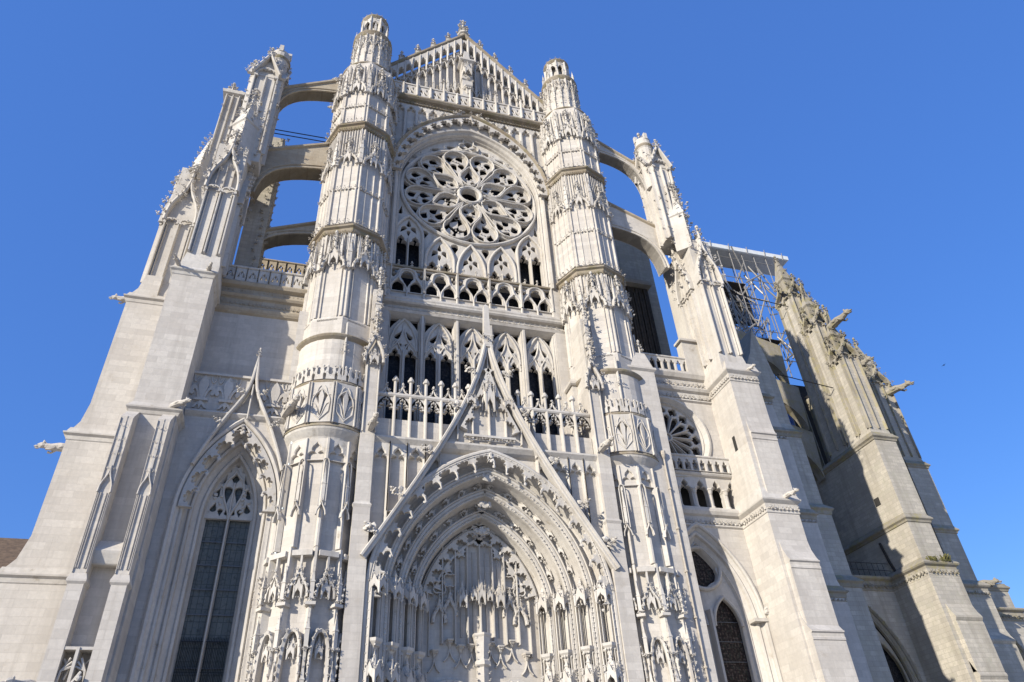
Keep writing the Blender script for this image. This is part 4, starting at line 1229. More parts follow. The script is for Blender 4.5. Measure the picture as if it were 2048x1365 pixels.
def fleur(b, x, z, h, y):
    """fleur-de-lis in relief"""
    sx = h*.56
    def put(pts, d, sg=1): plate(b, [(x+sg*p*sx, z+q*h) for p, q in pts], (), y-d, y+.02, 0)
    up = [(.07, .30), (.10, .42), (.17, .55), (.21, .68), (.18, .80), (.10, .91), (0, 1.0)]
    put(up+[(-p, q) for p, q in up[-2::-1]], .17)
    side = [(.08, .31), (.12, .45), (.22, .60), (.34, .69), (.46, .68), (.54, .60), (.56, .50), (.50, .42), (.42, .40), (.36, .44), (.35, .50), (.40, .55), (.34, .58), (.26, .52), (.20, .42), (.17, .31)]
    put(side, .145, 1); put(side, .14, -1)
    low = [(.04, .23), (.12, .20), (.22, .12), (.30, .02), (.20, .03), (.12, .10), (.05, .13)]
    put(low, .125, 1); put(low, .12, -1); put([(-.05, .23), (.05, .23), (.07, .12), (0, 0), (-.07, .12)], .15)
    box(b, x-.30*sx, x+.30*sx, y-.20, y, z+.235*h, z+.305*h)

# ---- left bay
WL = 1.75
lwx, lw_sp, lw_h = -14.12, 17.6, 5.2
b = MB()
arch = parch(2.45, lw_sp, lw_h, 16, lwx, 0.0)
plate(b, [(-17.6, 0)]+arch+[(-11.0, 0), (-11.0, 23.2), (-17.6, 23.2)], (), WL, 3.6)
LB = mk('side_bay', b, M_ASHLAR, CATH, 'wall bay with tall two-light window between buttress and left turret')
b = MB()
sweep(b, arch, [(.28, WL+.1), (.26, WL-.12), (.16, WL-.2), (.04, WL-.14), (0, WL), (-.12, WL+.18), (-.20, WL+.12), (-.30, WL+.14), (-.34, WL+.40), (-.50, WL+.62), (-.58, WL+.52), (-.70, WL+.56), (-.72, WL+.85), (-.95, WL+1.1), (-1.02, WL+1.02), (-1.14, WL+1.08), (-1.18, WL+1.5), (-1.32, WL+1.75)])
mk('window_arch', b, M_CARVED, LB)
b = MB(); cusps(b, [tuple(q) for q in offs(parch(2.45, lw_sp, lw_h, 16, lwx), -.10, False)], 10, .62, .075, WL-.1, WL+.2, .12, .25); mk('arch_fringe', b, M_CARVED, LB)
b = MB(); hx = -13.97; P = [(hx-a, z) for a, z in ((2.3, 19.9), (2.02, 20.75), (1.72, 21.55), (1.40, 22.35), (1.05, 23.1), (.72, 23.75), (.42, 24.4), (.22, 25.0), (.11, 25.66), (.05, 26.4), (.02, 27.3))]; P = P+[(2*hx-x, z) for x, z in P[-2::-1]]
sweep(b, P, [(-.09, WL+.1), (-.09, WL-.34), (-.03, WL-.42), (.05, WL-.42), (.10, WL-.3), (.10, WL+.1)])
for sg, i in ((-1, 3), (1, 3), (-1, 6), (1, 6)):
    x, z = P[i]; x = x if sg < 0 else 2*hx-x
    crocket(b, x, WL-.4, z+.1, .75, sg*1.1); crocket(b, x-sg*.1, WL-.5, z, .5, sg*.4)
finial(b, hx, WL-.3, 27.0, .9, .8); ribs(b.at(0, WL-.3, 0), [hx], 22.9, 25.2, .10, .1)
mk('ogee_hood', b, M_CARVED, LB)
b = MB().at(0, 3.45, 0); hw = 1.13
head = parch(hw, 17.9, 3.9, 12, lwx)
H = []
for sg in (-1, 1):
    H += [drop(lwx+sg*.30, 19.35, .30, .85, -PI/2, 8, sg*-.05), drop(lwx+sg*.88, 18.25, .21, .45, PI/2+sg*.2, 7), drop(lwx+sg*.86, 19.1, .19, .42, PI/2+sg*.4, 7), drop(lwx+sg*.66, 19.95, .19, .42, PI/2+sg*.5, 7), drop(lwx+sg*.42, 20.6, .17, .35, PI/2+sg*.4, 7), drop(lwx+sg*.50, 18.15, .17, .35, -PI/2, 6), drop(lwx+sg*.16, 18.05, .12, .3, PI/2, 6)]
H += [drop(lwx, 20.1, .24, .4, -PI/2, 8), foil(lwx, 21.05, .30, 4, PI/2)]
plate(b, [(lwx-hw-.1, 17.7)]+[(q[0], q[1]) for q in parch(hw+.1, 17.9, 3.95, 12, lwx)]+[(lwx+hw+.1, 17.7)], H, -.14, .08, .03)
bar(b, bez((lwx, 17.7), (lwx-.1, 18.4), (lwx-.62, 18.9), (lwx-.52, 19.6), 7)+bez((lwx-.52, 19.6), (lwx-.4, 20.2), (lwx-.1, 20.1), (lwx, 20.6), 6)[1:], .11, -.24, 0)
bar(b, bez((lwx, 17.7), (lwx+.1, 18.4), (lwx+.62, 18.9), (lwx+.52, 19.6), 7)+bez((lwx+.52, 19.6), (lwx+.4, 20.2), (lwx+.1, 20.1), (lwx, 20.6), 6)[1:], .11, -.24, 0)
ribs(b, [lwx], 4, 19.8, .17, .26)
for q in range(26): lump(b, lwx+random.choice((-1, 1))*random.uniform(.55, .95), -.18, random.uniform(18.0, 20.4), .10)
LW = mk('lancet_window', b, M_CARVED, LB)
b = MB(); box(b, lwx-1.3, lwx+1.3, 3.6, 3.65, 3, 22); mk('glass', b, M_GLASS2, LW)
for z in np.arange(5.2, 17.7, 1.25):
    b = MB(); box(b, lwx-1.1, lwx+1.1, 3.48, 3.52, z, z+.05); mk('saddle_bar', b, M_LEAD, LW)
b = MB()
for i in range(13):
    for sg in (-1, 1): tube(b, [(lwx+sg*(.16+.075*i), 3.35, 8.0), (lwx+sg*(.16+.075*i), 3.35, 11.6)], .012, 4)
for z in (8.6, 10.0, 11.4): box(b, lwx-1.1, lwx+1.1, 3.34, 3.36, z, z+.03)
mk('iron_guard', b, M_IRON, LW)
# parapet of lilies and the terrace wall behind
hprof('string_course', -17.3, -11.2, [(22.95, WL), (23.05, WL-.12), (23.2, WL-.25), (23.3, WL-.22), (23.35, WL-.1)], M_CARVED, LB)
b = MB(); box(b, -17.6, -11.0, 1.78, 2.1, 25.85, 26.0); box(b, -17.6, -11.0, 1.95, 2.1, 23.2, 25.85); LP = mk('lily_parapet', b, M_ASHLAR, CATH, 'parapet carved with a row of fleurs-de-lis')
for x in (-16.7, -15.35, -12.72, -11.55):
    b = MB(); fleur(b, x, 23.55, 2.25, 1.97); mk('fleur_de_lis', b, M_CARVED, LP)
    fl = .6
    for sg in (-1, 1):
        b = MB(); bar(b, bez((x+sg*fl, 25.85), (x+sg*fl, 25.1), (x+sg*.38, 25.3), (x+sg*.34, 25.75), 6), .07, 1.87, 1.95)
        mk('foil_arch', b, M_CARVED, LP)
wall('terrace_wall', [(-17.5, -11.0, 3.1, 4.2, 23, 32)])
UB = hprof('bay_cornice', -17.4, -11.4, [(31.5, 3.1), (31.6, 2.95), (31.75, 2.85), (31.9, 2.8), (32.05, 2.95), (32.7, 2.98), (32.8, 2.8), (32.95, 2.7), (33.1, 2.85), (33.5, 2.88), (33.6, 2.6), (33.8, 2.5), (33.9, 2.52), (33.9, 4.2)], M_WARM, CATH)
for z in (32.25, 33.2):
    b = MB(); leaf_band(b, -17.2, -11.5, 2.95, z, .24, .26, True); mk('leaf_frieze', b, M_WARM, UB)
def tracery_balustrade(x0, x1, y, z0, z1, n, name, mat, parent=None):
    B = hprof(name, x0, x1, [(z1-.05, y+.2), (z1-.05, y-.06), (z1+.02, y-.10), (z1+.12, y-.05), (z1+.12, y+.2)], mat, parent or CATH)
    for i in range(n):
        xa = x0+(x1-x0)*i/n; xb = x0+(x1-x0)*(i+1)/n; ww = xb-xa; h = z1-z0
        b = MB().at(0, y, 0); xm = (xa+xb)/2
        plate(b, rect(xa, xb, z0, z1), [drop(xm-.24*ww, z0+h*.30, .15*ww, h*.5, PI/2-.15, 7), drop(xm+.24*ww, z0+h*.30, .15*ww, h*.5, PI/2+.15, 7), drop(xm, z0+h*.70, .17*ww, h*.32, -PI/2, 7)], 0, .16, .04, True)
        ribs(b, [xa, xb], z0, z1, .1*ww, .08)
        mk('tracery_panel', b, mat, B)
    return B
tracery_balustrade(-17.3, -11.5, 2.62, 33.9, 35.1, 8, 'terrace_balustrade', M_CARVED)
wall('terrace_floor', [(-17.4, -11.0, 3.0, 14, 33.5, 33.85), (11.0, 17.4, 3.0, 14, 30.7, 31.0)])

# ---- right bay
WR = 3.0
RBX = 14.45
b = MB()
hole1 = parch(3.3, 12.9, 6.1, 16, RBX, 0.0)
half = [(13.85+3.0*math.cos(a), 25.65+3.0*math.sin(a)) for a in np.linspace(0, 2*PI, 40, endpoint=False)]
arcade_hole = [(12.2, 20.25), (18.35, 20.25), (18.35, 22.35), (12.2, 22.35)]
plate(b, [(10.6, 0)]+hole1+[(18.6, 0), (18.6, 31), (10.6, 31)], [half, arcade_hole], WR, 4.4)
RB = mk('side_bay', b, M_ASHLAR, CATH, 'wall bay with wheel window, arcade and pointed window beside right buttress')
b = MB()
sweep(b, hole1, [(.26, WR), (.22, WR-.12), (.10, WR-.15), (.02, WR-.08), (0, WR+.05), (-.18, WR+.25), (-.28, WR+.18), (-.40, WR+.24), (-.45, WR+.45), (-.68, WR+.6), (-.78, WR+.55), (-.9, WR+.8), (-1.0, WR+1.1)]); mk('window_arch', b, M_CARVED, RB)
b = MB(); box(b, RBX+2.55, RBX+3.65, WR-.2, WR+.5, 13.0, 13.2)
for q in range(5): lump(b, RBX+3.5, WR-.3, 13.5+.05*q, .22)
mk('impost', b, M_CARVED, RB)
b = MB().at(0, WR+.75, 0); oc = (RBX+.12, 16.45)
wl = []
for sg in (-1, 1):
    wl.append([(RBX+sg*1.22-.95, 2)]+parch(.95, 12.9, 1.75, 8, RBX+sg*1.22)+[(RBX+sg*1.22+.95, 2)])
plate(b, [(RBX-2.75, 1)]+parch(2.75, 12.9, 6.3, 14, RBX)+[(RBX+2.75, 1)], wl+[foil(oc[0], oc[1], 1.22, 6, PI/6)], 0, .3, .03)
bar(b, [(oc[0]+1.34*math.cos(a), oc[1]+1.34*math.sin(a)) for a in np.linspace(0, 2*PI, 30, endpoint=False)], .24, -.22, 0, True)
for w_ in wl: bar(b, w_[1:-1], .2, -.2, 0)
ribs(b, [RBX], 2, 13.8, .42, .4)
RW = mk('two_light_window', b, M_CARVED, RB)
b = MB(); box(b, RBX-2.6, RBX+2.6, WR+1.05, WR+1.1, 2, 18.3); mk('glass', b, M_GLASS3, RW)
for z in np.arange(4, 13.5, 1.15):
    b = MB(); box(b, RBX-2.2, RBX+2.2, WR+.98, WR+1.02, z, z+.03); mk('saddle_bar', b, M_LEAD, RW)
# wheel window
b = MB().at(0, WR+.35, 0); wc = (13.85, 25.65)
def wp(r, a): return (wc[0]+r*math.cos(a), wc[1]+r*math.sin(a))
H = []
for k in range(16):
    a = 2*PI*(k+.5)/16
    H.append([wp(.45, a-.06), wp(1.5, a-.14), wp(1.85, a-.11), wp(2.0, a), wp(1.85, a+.11), wp(1.5, a+.14), wp(.45, a+.06)])
    q = wp(2.32, a+PI/16); H.append(foil(q[0], q[1], .36, 4, a))
plate(b, [wp(2.85, t) for t in np.linspace(0, 2*PI, 40, endpoint=False)], H, 0, .3, .05)
for k in range(16): a = 2*PI*k/16; bar(b, [wp(.3, a), wp(2.0, a)], .09, -.12, 0)
bar(b, [wp(.33, t) for t in np.linspace(0, 2*PI, 12, endpoint=False)], .16, -.16, 0, True)
WW = mk('wheel_window', b, M_CARVED, RB)
b = MB(); box(b, 10.8, 17, WR+.7, WR+.75, 22.6, 28.8); mk('glass', b, M_GLASS3, WW)
b = MB(); sweep(b, [wp(2.98, t) for t in np.linspace(2*PI, 0, 48, endpoint=False)], [(.3, WR), (.25, WR-.12), (.1, WR-.14), (0, WR), (-.12, WR+.2), (-.2, WR+.15), (-.28, WR+.36)], True); mk('ring', b, M_CARVED, WW)
# gallery arcade with colonnettes
b = MB().at(0, WR-.05, 0)
hs = []
for i in range(5):
    x = 13.05+i*1.2
    hs.append([(x-.45, 20.3), (x-.45, 21.5)]+[(x-.45+.03, 21.5)]+trefoil_head(x-.42, x+.42, 21.55)+[(x+.42, 21.5), (x+.45, 21.5), (x+.45, 20.3)])
plate(b, rect(12.2, 18.4, 20.26, 22.6), hs, 0, .45, .05)
GAL = mk('gallery', b, M_CARVED, RB)
for i in range(6):
    b = MB().at(12.45+i*1.2, WR-.02, 0); stack(b, ngon(0, 0, .10, 8), [(.08, 20.26), (.08, 20.35), (0, 20.45), (0, 21.25), (.04, 21.3), (.10, 21.55), (.14, 21.56), (.14, 21.66)]); mk('colonnette', b, M_CARVED, GAL)
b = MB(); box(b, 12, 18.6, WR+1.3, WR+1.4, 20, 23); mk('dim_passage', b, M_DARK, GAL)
hprof('string_course', 11.5, 18.5, [(22.5, WR), (22.6, WR-.22), (22.72, WR-.3), (22.8, WR-.25), (22.85, WR)], M_CARVED, RB)
def simple_balustrade(x0, x1, y, z0, z1, n, parent, name):
    B = hprof(name, x0, x1, [(z1-.14, y+.2), (z1-.14, y-.04), (z1-.08, y-.08), (z1, y-.06), (z1, y+.2)], M_CARVED, parent)
    for i in range(n):
        xa = x0+(x1-x0)*i/n; xb = x0+(x1-x0)*(i+1)/n
        b = MB().at(0, y, 0); ww = xb-xa
        hh = [lancet(xa+.16*ww, xb-.16*ww, z0+.05, z1-.16-.85*ww)] if z1-.16-.85*ww > z0+.2 else []
        plate(b, rect(xa, xb, z0, z1-.1), hh, 0, .16, .03, True); mk('opening', b, M_CARVED, B)
    return B
simple_balustrade(12.0, 18.4, WR-.35, 22.85, 24.0, 11, CATH, 'gallery_balustrade')
simple_balustrade(11.6, 17.2, WR-.3, 31.1, 32.45, 10, CATH, 'terrace_balustrade')
LC = hprof('bay_cornice', 11.5, 18.6, [(18.9, WR), (19.0, WR-.12), (19.1, WR-.1), (19.15, WR-.02), (19.65, WR-.04), (19.75, WR-.22), (19.95, WR-.32), (20.1, WR-.32), (20.15, WR-.24), (20.26, WR-.2), (20.3, WR)], M_CARVED, CATH)
b = MB(); leaf_band(b, 12, 18.3, WR-.05, 19.22, .34, .3, True); mk('leaf_frieze', b, M_CARVED, LC)
LC2 = hprof('bay_cornice', 11.5, 18.6, [(28.6, WR), (28.7, WR-.15), (28.8, WR-.12), (28.85, WR-.04), (29.4, WR-.06), (29.5, WR-.25), (29.7, WR-.35), (29.8, WR-.3), (29.85, WR-.1), (30.5, WR-.1), (30.6, WR-.3), (30.9, WR-.45), (31.1, WR-.45), (31.1, WR+1)], M_CARVED, CATH)
for z in (28.95, 30.05):
    b = MB(); leaf_band(b, 12, 18.3, WR-.08, z, .34, .3, True); mk('leaf_frieze', b, M_CARVED, LC2)
# flat pier between the right turret and the bay
b = MB(); stack(b, rect(10.2, 12.25, .65, 4), [(0, 0), (0, 29.2), (.14, 29.35), (.14, 29.5), (0, 29.6), (-.3, 31.0)]); mk('pier', b, M_ASHLAR, CATH)
b = MB(); stack(b, rect(-12.1, -11.2, 1.9, 4), [(0, 0), (0, 31.5)]); mk('pier', b, M_ASHLAR, CATH)
b = MB(); stack(b, [(11.2, .9), (12.1, .9), (12.1, 2), (11.2, 2)], [(0, 29.6), (-.25, 30.3), (-.45, 31.3), (-.5, 33)]); finial(b, 11.8, 1.3, 31, 1.4); mk('pier_cap', b, M_CARVED, CATH)

# ------------------------------------------------------------------ corner buttresses
def ogee_face(b, w, z, h, proj, s=.34):
    """big crocketed ogee gablet across the face of a buttress shaft, two hanging panels under it"""
    P = ogee(w, z, h, 10)
    sweep(b, P, [(-.10, .2), (-.10, -proj), (0, -proj-.06), (.12, -proj), (.12, .2)])
    n = len(P)//2
    crockets_on(b, P[:n], -proj, s*1.3, s*2.0, .15); crockets_on(b, P[n:], -proj, s*1.3, s*2.0, .15)
    for sg in (-1, 1): cusps(b, parch(w/2-.02, z-.25, .5, 5, sg*w/2), 2, .2, .07, -proj+.05, -proj+.2, .06)
    finial(b, 0, -proj, z+h-.1, 1.5, 1.2)

def gargoyle_mesh():
    b = MB(); rs = np.random.RandomState(5)
    tube(b, [(0, .3, 0), (0, -.2, .05), (0, -.7, .10), (0, -1.15, .05), (0, -1.5, .10)], [.26, .31, .30, .24, .19], 8)
    b.add(*blob(rs, (0, -1.66, .14), (.25, .32, .24), .10)); b.add(*blob(rs, (0, -1.98, .06), (.11, .2, .08), .1)); b.add(*blob(rs, (0, -1.95, -.08), (.10, .15, .05), .1))
    for sg in (-1, 1):
        b.add(*blob(rs, (sg*.15, -1.6, .32), (.06, .08, .14), .2)); b.add(*blob(rs, (sg*.26, -.5, .1), (.10, .30, .20), .2))
        tube(b, [(sg*.2, -.9, 0), (sg*.26, -1.15, -.22), (sg*.22, -1.35, -.2)], [.10, .07, .09], 5)
    return b
GARG = None
def gargoyle(x, y, z, rz, s=1.0, mat=None, label=None):
    global GARG
    if GARG is None:
        GARG = mk('gargoyle', gargoyle_mesh(), M_CARVED, CATH); o = GARG
    else:
        o = dup(GARG)
    o.matrix_local = Matrix(TM(x, y, z, rz, 0, s).tolist())
    if mat and mat is not M_CARVED:
        o.data = o.data.copy(); o.data.materials[0] = mat
    if label: o['label'] = label
    return o

def corner_buttress(s):
    nm = 'left' if s < 0 else 'right'
    zt, zl = (32.0, 22.2) if s < 0 else (29.75, 19.75)
    X = lambda a: s*a
    def rc(a0, a1, y0, y1): return rect(min(X(a0), X(a1)), max(X(a0), X(a1)), y0, y1)
    # south arm, stepping back at each set-off
    b = MB()
    if s < 0:
        stack(b, rc(17.35, 19.65, .1, 5), [(.05, 0), (.05, 14.2), (0, 14.6), (0, zl-.1), (-.02, zl), (0, zt)])
    else:
        stack(b, rc(17.95, 20.3, .1, 5), [(0, 0), (0, zt)])
        for z, p in ((11.6, .62), (15.75, .42), (24.7, .12)):
            stack(b, rect(X(18.0), X(20.28), .1-p, .2), [(0, z-6.5 if z > 12 else 0), (0, z-.62), (.05, z-.58), (.05, z-.5), (.02, z-.46), (.03, z-.2), (.10, z-.1), (.12, z), (.08, z+.06), (-.02, z+.25), (-.12, z+.55), (-.3, z+1.2)], False, False) if False else None
            P = [(.1, z-9 if z < 12 else z-(4.1 if z < 20 else 4.6)), (.1-p, z-9 if z < 12 else z-(4.1 if z < 20 else 4.6)), (.1-p, z-.5), (.05-p, z-.48), (.05-p, z-.35), (.09-p, z-.3), (.07-p, z-.12), (-.02-p, z-.06), (-.02-p, z+.02), (.06-p, z+.06), (.10-p*.75, z+.3), (.10-p*.25, z+.8), (.1, z+1.4)]
            x0, x1 = 18.35-p*.4, 20.3
            v = [(x, y, zz) for x in (x0, x1) for y, zz in P]; n = len(P)
            b.add(v, [(i, i+1, n+i+1, n+i) for i in range(n-1)]+[tuple(range(n)), tuple(range(n, 2*n))[::-1]])
    B = mk('buttress', b, M_ASHLAR, CATH, nm+' corner buttress rising to crocketed pinnacles')
    prof = [(0, -.35), (.05, -.3), (.10, -.12), (.22, -.02), (.24, .06), (.16, .12), (.0, .4)]
    if s > 0: prof = [(0, -.85), (.06, -.8), (.06, -.72), (.03, -.68), (.05, -.2), (.16, -.1), (.26, 0), (.28, .1), (.2, .16), (0, .9)]
    for z in (zt, zl):
        b = MB(); stack(b, rc(*((17.35, 19.65) if s < 0 else (17.95, 20.3)), .1, 5), [(d, z+q) for d, q in prof]); mk('string_course', b, M_CARVED, B)
        if s > 0:
            b = MB().at(0, .02, 0); leaf_band(b, 18.0, 20.3, 0, z-.55, .3, .27, True)
            M0 = b.M; b.M = TM(17.9, .1, 0, -PI/2); leaf_band(b, -2.7, 0, 0, z-.55, .3, .27, True); b.M = M0
            mk('leaf_frieze', b, M_CARVED, B)
    gargoyle(X(17.75 if s < 0 else 19.6), .05, zt+.2, .3 if s < 0 else .2, .42); gargoyle(X(17.6 if s < 0 else 19.5), -.1, zl+.25, .9 if s < 0 else .2, .55)
    if s < 0: gargoyle(X(19.45), .0, zt+.35, -.2, .45)
    if s < 0:
        # paired strip pilasters on the front of the lower stage
        for x in (-19.45, -17.72):
            b = MB(); stack(b, rect(x-.30, x+.30, -.75, .1), [(.02, 0), (.02, 12.7), (.10, 12.8), (.10, 12.9), (0, 13.2), (0, 21.2)])
            v = [(x-.30, -.75, 21.2), (x+.30, -.75, 21.2), (x+.30, .1, 22.0), (x-.30, .1, 22.0), (x-.30, .1, 21.2), (x+.30, .1, 21.2)]
            b.add(v, [(0, 1, 2, 3), (0, 3, 4), (1, 5, 2)])
            ribs(b.at(0, -.75, 0), [x-.22, x-.12, x+.22, x+.12], 13.4, 17.0, .06, .07); bar(b, ogee(.28, 17.0, 1.3, 6, x), .07, -.14, .05); pinnacle(b, x, -.02, 17.9, .12, 3.4)
            for z in (18.2, 19.0, 19.8, 20.6): crocket(b, x-.1, -.06, z, .2, -.8); crocket(b, x+.1, -.06, z, .2, .8)
            ribs(b, [x-.28, x+.28], 13.2, 21.1, .05, .06)
            mk('pilaster', b, M_ASHLAR, B)
        b = MB(); stack(b, rect(-19.6, -17.55, -.45, .2), [(-.05, 13.7), (.0, 13.75), (.16, 14.2), (.18, 14.3), (.1, 14.4), (-.3, 14.9)]); mk('string_course', b, M_CARVED, B)
        # niche hood with tendrils low on the front
        b = MB().at(-18.6, .0, 0); box(b, -.58, .58, -.75, 0, 10.0, 10.12); box(b, -.06, .06, -.8, -.1, 8.5, 10.1)
        for sg in (-1, 1):
            for k in range(3): tube(b, [(sg*.55, -.55+.1*k, 8.4), (sg*.45, -.6, 9.2), (sg*(.2-.1*k), -.6, 9.7-.15*k)], .05, 5)
            tube(b, [(sg*.5, -.4, 9.7), (sg*.2, -.4, 9.3), (sg*.3, -.4, 8.9)], .05, 5)
        tube(b, [(-.5, -.8, 7.0), (-.2, -.95, 7.9), (.1, -.9, 8.6), (.35, -.8, 9.1), (.2, -.8, 8.7)], [.08, .08, .07, .07, .04], 6)
        for q in range(7): lump(b, -.5+.14*q, -.92, 7.0+.31*q, .11)
        mk('niche_hood', b, M_CARVED, B)
    else:
        b = MB(); box(b, 17.93, 17.97, 1.3, 1.62, 24.0, 25.1); mk('slit', b, M_DARK, B)
    # west (or east) arm
    b = MB(); y0 = 3.4
    if s < 0:
        steps = [(23.9, 0, 14.3), (23.15, 14.6, 22.1), (22.6, 22.4, zt)]
    else:
        steps = [(24.75, 0, 15.2), (24.4, 15.6, 20.6), (24.2, 21.0, 27.2), (23.8, 27.4, 30.2)]
    for xo, za, zb in steps:
        stack(b, rc(19.5, xo, y0, 6.4), [(0, za-.05), (0, zb)])
        # flared weathering above each set-off
    for i, (xo, za, zb) in enumerate(steps):
        nx = steps[i+1][0] if i+1 < len(steps) else (22.0 if s < 0 else 22.6)
        P = [(X(xo), zb-.3), (X(xo+.22), zb-.05), (X(xo+.22), zb+.05), (X(xo-.12), zb+.35), (X((xo+nx)/2-.1), zb+.8), (X(nx), zb+2.0), (X(nx-1), zb+2.0), (X(nx-1), zb-.3)]
        plate(b, P, (), y0-.003, 6.4, 0, True)
    A = mk('buttress_arm', b, M_ASHLAR, B)
    for xo, za, zb in steps:
        b = MB(); stack(b, rc(19.7, xo, y0, 6.4), [(0, zb-.4), (.05, zb-.35), (.08, zb-.12), (.22, zb-.04), (.23, zb+.04), (.1, zb+.12), (.0, zb+.4)]); mk('string_course', b, M_CARVED if s < 0 else M_OLDC, B)
        if s > 0:
            b = MB().at(0, y0, 0); leaf_band(b, 20.4, xo, 0, zb-.6, .3, .3); mk('leaf_frieze', b, M_OLDC, B)
    if s < 0:
        gargoyle(-22.2, 3.9, zt+.1, -PI/2, .75); gargoyle(-22.9, 3.9, 21.4, -PI/2, .85)
        gargoyle(-19.7, -.3, 8.6, -.9, .7)
    # ---- pinnacle stage of the south arm
    z0 = zt+.1
    k = 0 if s < 0 else -1.2
    xc = X(18.3 if s < 0 else 18.8); hw = 1.0
    b = MB(); stack(b, rect(xc-hw-.1, xc+hw+.1, .25, 5), [(0, z0), (0, z0+.8), (-.1, z0+1.6), (-.1, 44.5+k)])
    stack(b, rect(X(17.5)-.95, X(17.5)+.95, 1.0, 3.2), [(0, 44), (0, 56.0+k)])
    U = mk('pinnacle_shaft', b, M_CARVED, B)
    # front face and the face towards the turret, ribbed into two panels
    for (fx, fy, rz) in ((xc, .35, 0.0), (xc-s*hw, 2.2, -s*PI/2*-1 if False else (PI/2 if s < 0 else -PI/2))):
        b = MB().at(fx, fy, 0, rz)
        ribs(b, [-hw+.1, 0, hw-.1], z0+1.7, 39.5+k, .2, .26); ribs(b, [-hw+.28, hw-.28, -.16, .16], z0+1.7, 39.4+k, .07, .12)
        ogee_face(b, hw, 39.6+k, 4.9, .36, .36); ribs(b, [-.5, .5, 0], 40.0+k, 42.3+k, .1, .18)
        for q in range(14): crocket(b, random.uniform(-hw, hw), -.2, random.uniform(41+k, 44.2+k), random.uniform(.35, .55), random.uniform(-.9, .9))
        mk('ogee_gablet', b, M_CARVED, B)
    x2 = X(17.5)
    # lozenge-set middle pinnacle standing in front
    xm = X(18.0)
    b = MB(); stack(b, [(xm-.95, 1.1), (xm, .15), (xm+.95, 1.1), (xm, 2.05)], [(0, 43.6+k), (0, 47.5+k), (.1, 47.6+k), (.05, 47.9+k), (-.3, 49.4+k), (-.60, 51.6+k)])
    for t in range(8):
        zq = 44.5+k+t*.85
        for dx, dy in ((-.95, 1.1), (0, .15), (.95, 1.1)):
            f = 1-max(0, (zq-47.5-k)/4.2)*.9
            crocket(b, xm+dx*f, 1.1+(dy-1.1)*f, zq, random.uniform(.4, .65), (dx*1.2))
    for q in range(18): crocket(b, xm+random.uniform(-.7, .7), .5+random.uniform(-.2, .4), random.uniform(47+k, 50.5+k), random.uniform(.4, .6), random.uniform(-1.2, 1.2))
    finial(b, xm, 1.0, 50.6+k, 1.8, 1.3)
    mk('middle_pinnacle', b, M_CARVED, B)
    # upper shaft: ribs, gablets
    for fx, fy, rz, hwf in ((x2, 1.0, 0, .95), (x2-s*.95, 2.1, PI/2 if s < 0 else -PI/2, 1.1), (x2+s*.95, 2.1, -PI/2 if s < 0 else PI/2, 1.1)):
        b = MB().at(fx, fy, 0, rz)
        ribs(b, [-hwf+.08, 0, hwf-.08], 45+k, 54.2+k, .2, .26); ribs(b, [-hwf+.28, hwf-.28], 45+k, 54.0+k, .07, .1)
        P = [(-hwf-.1, 54.3+k), (0, 56.9+k), (hwf+.1, 54.3+k)]; sweep(b, P, [(-.12, .2), (-.12, -.5), (0, -.56), (.10, -.5), (.10, .2)])
        crockets_on(b, P[:2], -.45, .4, .7); crockets_on(b, P[1:], -.45, .4, .7); finial(b, 0, -.4, 56.7+k, 1.2, 1.2)
        plate(b, [(-hwf, 54.3+k), (hwf, 54.3+k), (0, 56.7+k)], (), -.05, .3); cusps(b, parch(hwf-.05, 54.0+k, 1.2, 6), 2, .3, .08, -.3, -.05, .08)
        for t in range(7): crocket(b, random.choice((-1, 1))*(hwf-.08), -.2, 46+k+t*1.2, .38, random.uniform(-1, 1))
        mk('shaft_panel', b, M_CARVED, B)
    # little round tower with a crown at the very top
    xt = X(16.95); ytp = 1.9
    b = MB(); stack(b, ngon(xt, ytp, .72, 16), [(0, 52+k), (0, 57.4+k), (.06, 57.5+k), (.16, 57.8+k), (.16, 57.95+k), (.05, 58.0+k), (.05, 58.8+k), (-.1, 58.8+k), (-.1, 58.2+k)]); mk('pinnacle_tower', b, M_CARVED, B)
    b = MB(); stack(b, ngon(xt, ytp, .80, 24), [(0, 57.55+k), (.1, 57.75+k), (.1, 57.85+k), (0, 57.95+k)]); mk('crown_ring', b, M_LEDGE, B)
    b = MB()
    for t in range(8):
        a = t*PI/4
        crocket(b, xt+.72*math.sin(a), ytp-.72*math.cos(a), 56.6+k, .45, a); crocket(b, xt+.72*math.sin(a+.4), ytp-.72*math.cos(a+.4), 55.8+k, .5, a+.4)
        if t % 2 == 0: box(b, xt+.68*math.sin(a)-.16, xt+.68*math.sin(a)+.16, ytp-.68*math.cos(a)-.14, ytp-.68*math.cos(a)+.14, 58.6+k, 59.4+k)
    finial(b, xt-.2, ytp, 58.3+k, 2.0, .9); mk('leaf_crown', b, M_CARVED, B)
    # ---- pinnacle stage of the side arm
    xa = X(21.1 if s < 0 else 21.3); hw = 1.0
    b = MB(); stack(b, rect(xa-hw, xa+hw, 3.7, 6), [(.1, z0), (.1, z0+.7), (0, z0+1.5), (0, 45+k)]); stack(b, rect(X(20.2)-.6, X(20.2)+.6, 3.9, 5.6), [(0, 45+k), (0, 54.9+k), (.25, 55.0+k), (.3, 55.3+k), (.1, 55.5+k), (0, 55.8+k)])
    mk('arm_shaft', b, M_CARVED, B)
